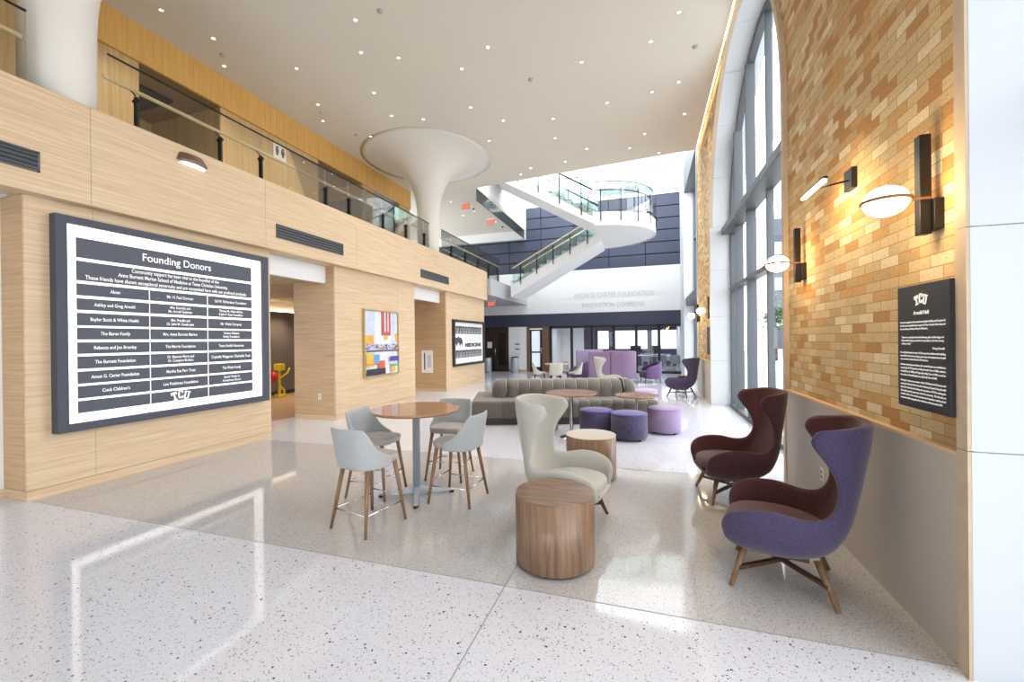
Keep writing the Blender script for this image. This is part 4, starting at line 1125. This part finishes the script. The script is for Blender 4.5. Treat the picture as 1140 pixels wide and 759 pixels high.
us2, seams2 = channels(-1.12, 1.20, .235, .014, .06)
bs_ = lambda s_: rrect(-.36+s_, .26-s_, .40, .80-s_, .19, 8, rb=.06)
obj('bolster', loft(bs_, us2, bend), SOFA, so)
obj('bolster', loft(bs_, [(-1.42, .14), (-1.41, .09), (-1.37, .035), (-1.3, 0), (-1.17, 0), (-1.14, .012)]), SOFA, so)
obj('bolster', loft(bs_, [(1.23, .012), (1.26, 0), (1.34, 0), (1.42, .035), (1.46, .09), (1.47, .14)], bend), SOFA, so)
mb = MB()
for u in seams2: 
    mb.tube([(u, v+bend(u), z) for v, z in rrect(-.352, .252, .43, .792, .18, 6)][0:14], .006, 6)
for u in (-1.13, 1.215):
    mb.tube([(u, v+bend(u), z) for v, z in rrect(-.365, .265, .43, .80, .19, 6)][0:14], .008, 6)
for u in seams: mb.tube([(u, v+bend(u), z) for v, z in rrect(-.842, .77, .2, .452, .09, 6)][7:14], .004, 6)
obj('piping', mb, SOFA_P, so)

# purple booth
bo = thing('privacy_booth', 'tall purple upholstered booth screen with rounded corner', 'booth', uv(3.5, 15.8), YA)
def path_wall(path, th, z0, z1):
    mb = MB(); P = [Vector(p) for p in path]; A, B_ = [], []
    for i, p in enumerate(P):
        d = (P[min(i+1, len(P)-1)]-P[max(i-1, 0)]).normalized(); n = Vector((-d.y, d.x))*th/2
        A.append(p+n); B_.append(p-n)
    mb.prism([tuple(q) for q in A+B_[::-1]], 'z', z0, z1); return mb
arc = lambda cx, cy, r, a0, a1, n=8: [(cx+r*math.cos(math.radians(a0+(a1-a0)*k/n)), cy+r*math.sin(math.radians(a0+(a1-a0)*k/n))) for k in range(n+1)]
obj('screen_panel', path_wall([(-.78, -.8), (-.02, -.8)], .12, .17, 1.15), BOOTH, bo, bevel=.03)
obj('screen_panel', path_wall([(0, -.8)]+arc(.45, -.25, .55, -90, 0)+arc(.45, .25, .55, 0, 90)+[(.1, .8)], .12, .17, 1.15), BOOTH, bo, bevel=.03)
obj('screen_panel', path_wall([(.08, .8), (-.98, .8)], .12, .17, 1.19), BOOTH_L, bo, bevel=.03, label='paler lilac rear panel')
mb = MB(); mb.box(-.7, .7, -.72, -.2, .2, .45); obj('seat', mb, LOUNGE, bo, bevel=.04)
mb = MB(); mb.box(-.1, .7, .2, .72, .2, .45); obj('seat', mb, LOUNGE, bo, bevel=.04)
for (u, v) in ((-.7, -.8), (0, -.8), (.8, -.5), (.8, .5), (.2, .8), (-.8, .8)):
    mb = MB(); mb.tube([(u, v, 0), (u, v, .18)], .012, 8, r2=.02); obj('leg', mb, DARKM, bo)

def tub(loc, rz, label):
    t = thing('tub_chair', label, 'armchair', loc, rz)
    rows = []
    for i in range(7):
        s_ = i/6; r = []
        for j in range(25):
            ph = math.radians(-125+250*j/24); c = math.cos(ph); k = max(0, (math.cos(ph*.72)+.0))
            zt = .50+.26*k; z = .17+(zt-.17)*s_
            r.append((-.36*math.copysign(abs(c)**.7, c), .38*math.copysign(abs(math.sin(ph))**.7, math.sin(ph)), z))
        rows.append(r)
    shell('backrest', rows, .07, [LOUNGE_L, LOUNGE], t, (0, 0, .5))
    mb = MB(); mb.box(-.3, .34, -.31, .31, .17, .42); obj('seat', mb, LOUNGE, t, bevel=.05, seg=3)
    for sx in (-1, 1):
        for sy in (-1, 1):
            mb = MB(); mb.tube([(.25*sx, .25*sy, .18), (.29*sx, .28*sy, 0)], .018, 8, r2=.011); obj('leg', mb, DARKM, t)
tub(uv(5.06, 15.4), YA+PI, 'low plum tub chair beside the booth, on its window side')
tub(uv(2.62, 16.05), YA+2.6, 'low plum tub chair in the open end of the booth')

# far cafe table with chairs
tb = uv(1.62, 15.2)
round_table('cafe_table', 'far round pale table among low grey chairs before the bronze door', tb[0], tb[1], .74, .45, mat('pale_top', srgb(206, 186, 166), .25), CHROME, base=.26)
cc = make_stool('dining_chair', 'chair', .45, .78, mat('pale_chair', srgb(196, 192, 184), .6), GREYU, GREYS, LEG_D, bars=False)
for (du, dv, a, l) in ((-.70, -.1, 0, 'low grey chair on the oak wall side of the far pale table'), (-.12, -.72, PI/2, 'low grey chair with its back to the sofa at the far pale table'),
                       (.3, .7, -PI/2, 'low grey chair on the glass front side of the far pale table'), (.66, -.3, PI, 'low grey chair on the booth side of the far pale table')):
    q = uv(1.62+du*.93, 15.2+dv*.8); place(cc, q, YA+a, l, 'low grey chairs around the far pale table')
gc = make_stool('classroom_chair', 'chair', .46, .80, mat('classroom_chair_shell', srgb(150, 160, 168), .5), mat('classroom_chair_shell', srgb(150, 160, 168), .5), SLATE, STEEL, bars=False)
for i, (x, y, a) in enumerate(((-2.9, 21.8, 1.6), (-2.0, 21.9, 1.4), (-.9, 22.2, 1.5), (.6, 21.6, 1.7), (1.25, 21.65, 1.4), (.95, 23.0, -1.5), (-.1, 23.6, 1.6))):
    place(gc, (x, y, 0), a, 'grey shell chair in the glazed classroom at the back', 'grey shell chairs in the glazed classroom')

# ------------------------------------------------------------------ OUTSIDE
fb = thing('office_building', 'pale building with dark windows seen through the arched window', 'building', (22, 42, 0))
mb = MB(); mb.box(9.9, 34, 42, 50, -.05, 13); obj('facade', mb, EXTB, fb, True)
for i in range(9):
    for k in range(4):
        x0 = 10.35+i*2.2; z0 = .6+k*3.1
        mb = MB(); mb.box(x0, x0+1.4, 41.93, 41.99, z0, z0+2.0); obj('window', mb, EXTW, fb, True)
tr = thing('tree', 'small green tree outside the arched window', 'tree', (8.6, 34, -.05))
mb = MB(); mb.tube([(8.6, 34, -.05), (8.62, 34, 1.2), (8.55, 34, 2.6)], .12, 10, r2=.06); obj('trunk', mb, LEG_D, tr, True)
mb = MB(); q_ = random.Random(3)
for k in range(500):
    d = Vector((q_.gauss(0, .42), q_.gauss(0, .42), q_.gauss(0, .45))); p = Vector((8.6, 34, 3.1))+d
    a = Vector((q_.uniform(-1, 1), q_.uniform(-1, 1), q_.uniform(-1, 1))).normalized()*.13; b_ = a.cross(Vector((q_.uniform(-1, 1), q_.uniform(-1, 1), 1))).normalized()*.09
    mb.face([p-a, p+b_, p+a, p-b_])
obj('crown', mb, LEAF, tr, True)

# ------------------------------------------------------------------ LIGHT
w = bpy.data.worlds.new('sky'); sc.world = w; w.use_nodes = True
bg = w.node_tree.nodes['Background']; bg.inputs[0].default_value = (.90, .95, 1, 1); bg.inputs[1].default_value = 4.3
def area(name, loc, rot, sx, sy, power, col=(1, 1, 1), portal=False):
    l = bpy.data.lights.new(name, 'AREA'); l.shape = 'RECTANGLE'; l.size = sx; l.size_y = sy; l.energy = power; l.color = col
    if portal: l.cycles.is_portal = True
    o = bpy.data.objects.new(name, l); C.objects.link(o); o.location = loc; o.rotation_euler = rot; return o
def spot(x, y, z, p, col=(1, .93, .82), ang=1.9):
    l = bpy.data.lights.new('downlight_or_fill_beam', 'SPOT'); l.energy = p; l.color = col; l.spot_size = ang; l.spot_blend = .8; l.shadow_soft_size = .05
    o = bpy.data.objects.new('downlight_or_fill_beam', l); C.objects.link(o); o.location = (x, y, z)
for (x, y) in [p for p in DL[:35] if p[0] > -7.1]: spot(x, y, 7.03, 50, (1, .96, .90))
for y in (4.6, 6.3, 8, 9.6, 11.2, 12.8):    # added fill spots to brighten the balcony oak wall, no fittings here
    spot(-7.4, y, 6.95, 60); 
for (x, y) in ((-8, 6.2), (-9.6, 8.5), (-10.2, 10), (-8, 11)): spot(x, y, 2.84, 110, (1, .85, .65))  # fill spots added to lift the dim lower corridor
for y in (5.6, 8.2, 9.9, 12.2): spot(-9.2, y, 6.4, 50)  # more added fill, inside the upper alcoves
for x in (-3.6, -1.8, 0, 1.0):  # spots added to brighten the classroom, without lamps of their own
    for y in (21.6, 24.2): spot(x, y, 2.6, 60, (.95, .97, 1), 2.6)

# ------------------------------------------------------------------ CAMERA
F, yaw, pit, rol = 468.589, -.312082, -.0021009, -.0107250
cyw, syw = math.cos(yaw), math.sin(yaw)
f = Vector((syw, cyw, 0)); r = Vector((cyw, -syw, 0)); u = Vector((0, 0, 1))
f2 = f*math.cos(pit)+u*math.sin(pit); u2 = u*math.cos(pit)-f*math.sin(pit)
r3 = r*math.cos(rol)+u2*math.sin(rol); u3 = u2*math.cos(rol)-r*math.sin(rol)
cam = bpy.data.cameras.new('camera'); co = bpy.data.objects.new('camera', cam); C.objects.link(co)
cam.sensor_width = 36; cam.lens = F/1140*36; cam.clip_start = .05; cam.clip_end = 300
M = Matrix((r3, u3, -f2)).transposed().to_4x4(); M.translation = Vector((0, 0, 1.6)); co.matrix_world = M
sc.camera = co

sc.view_settings.view_transform = 'Standard'; sc.view_settings.look = 'None'; sc.view_settings.gamma = 1
sc.view_settings.use_curve_mapping = False; sc.view_settings.exposure = 0.38
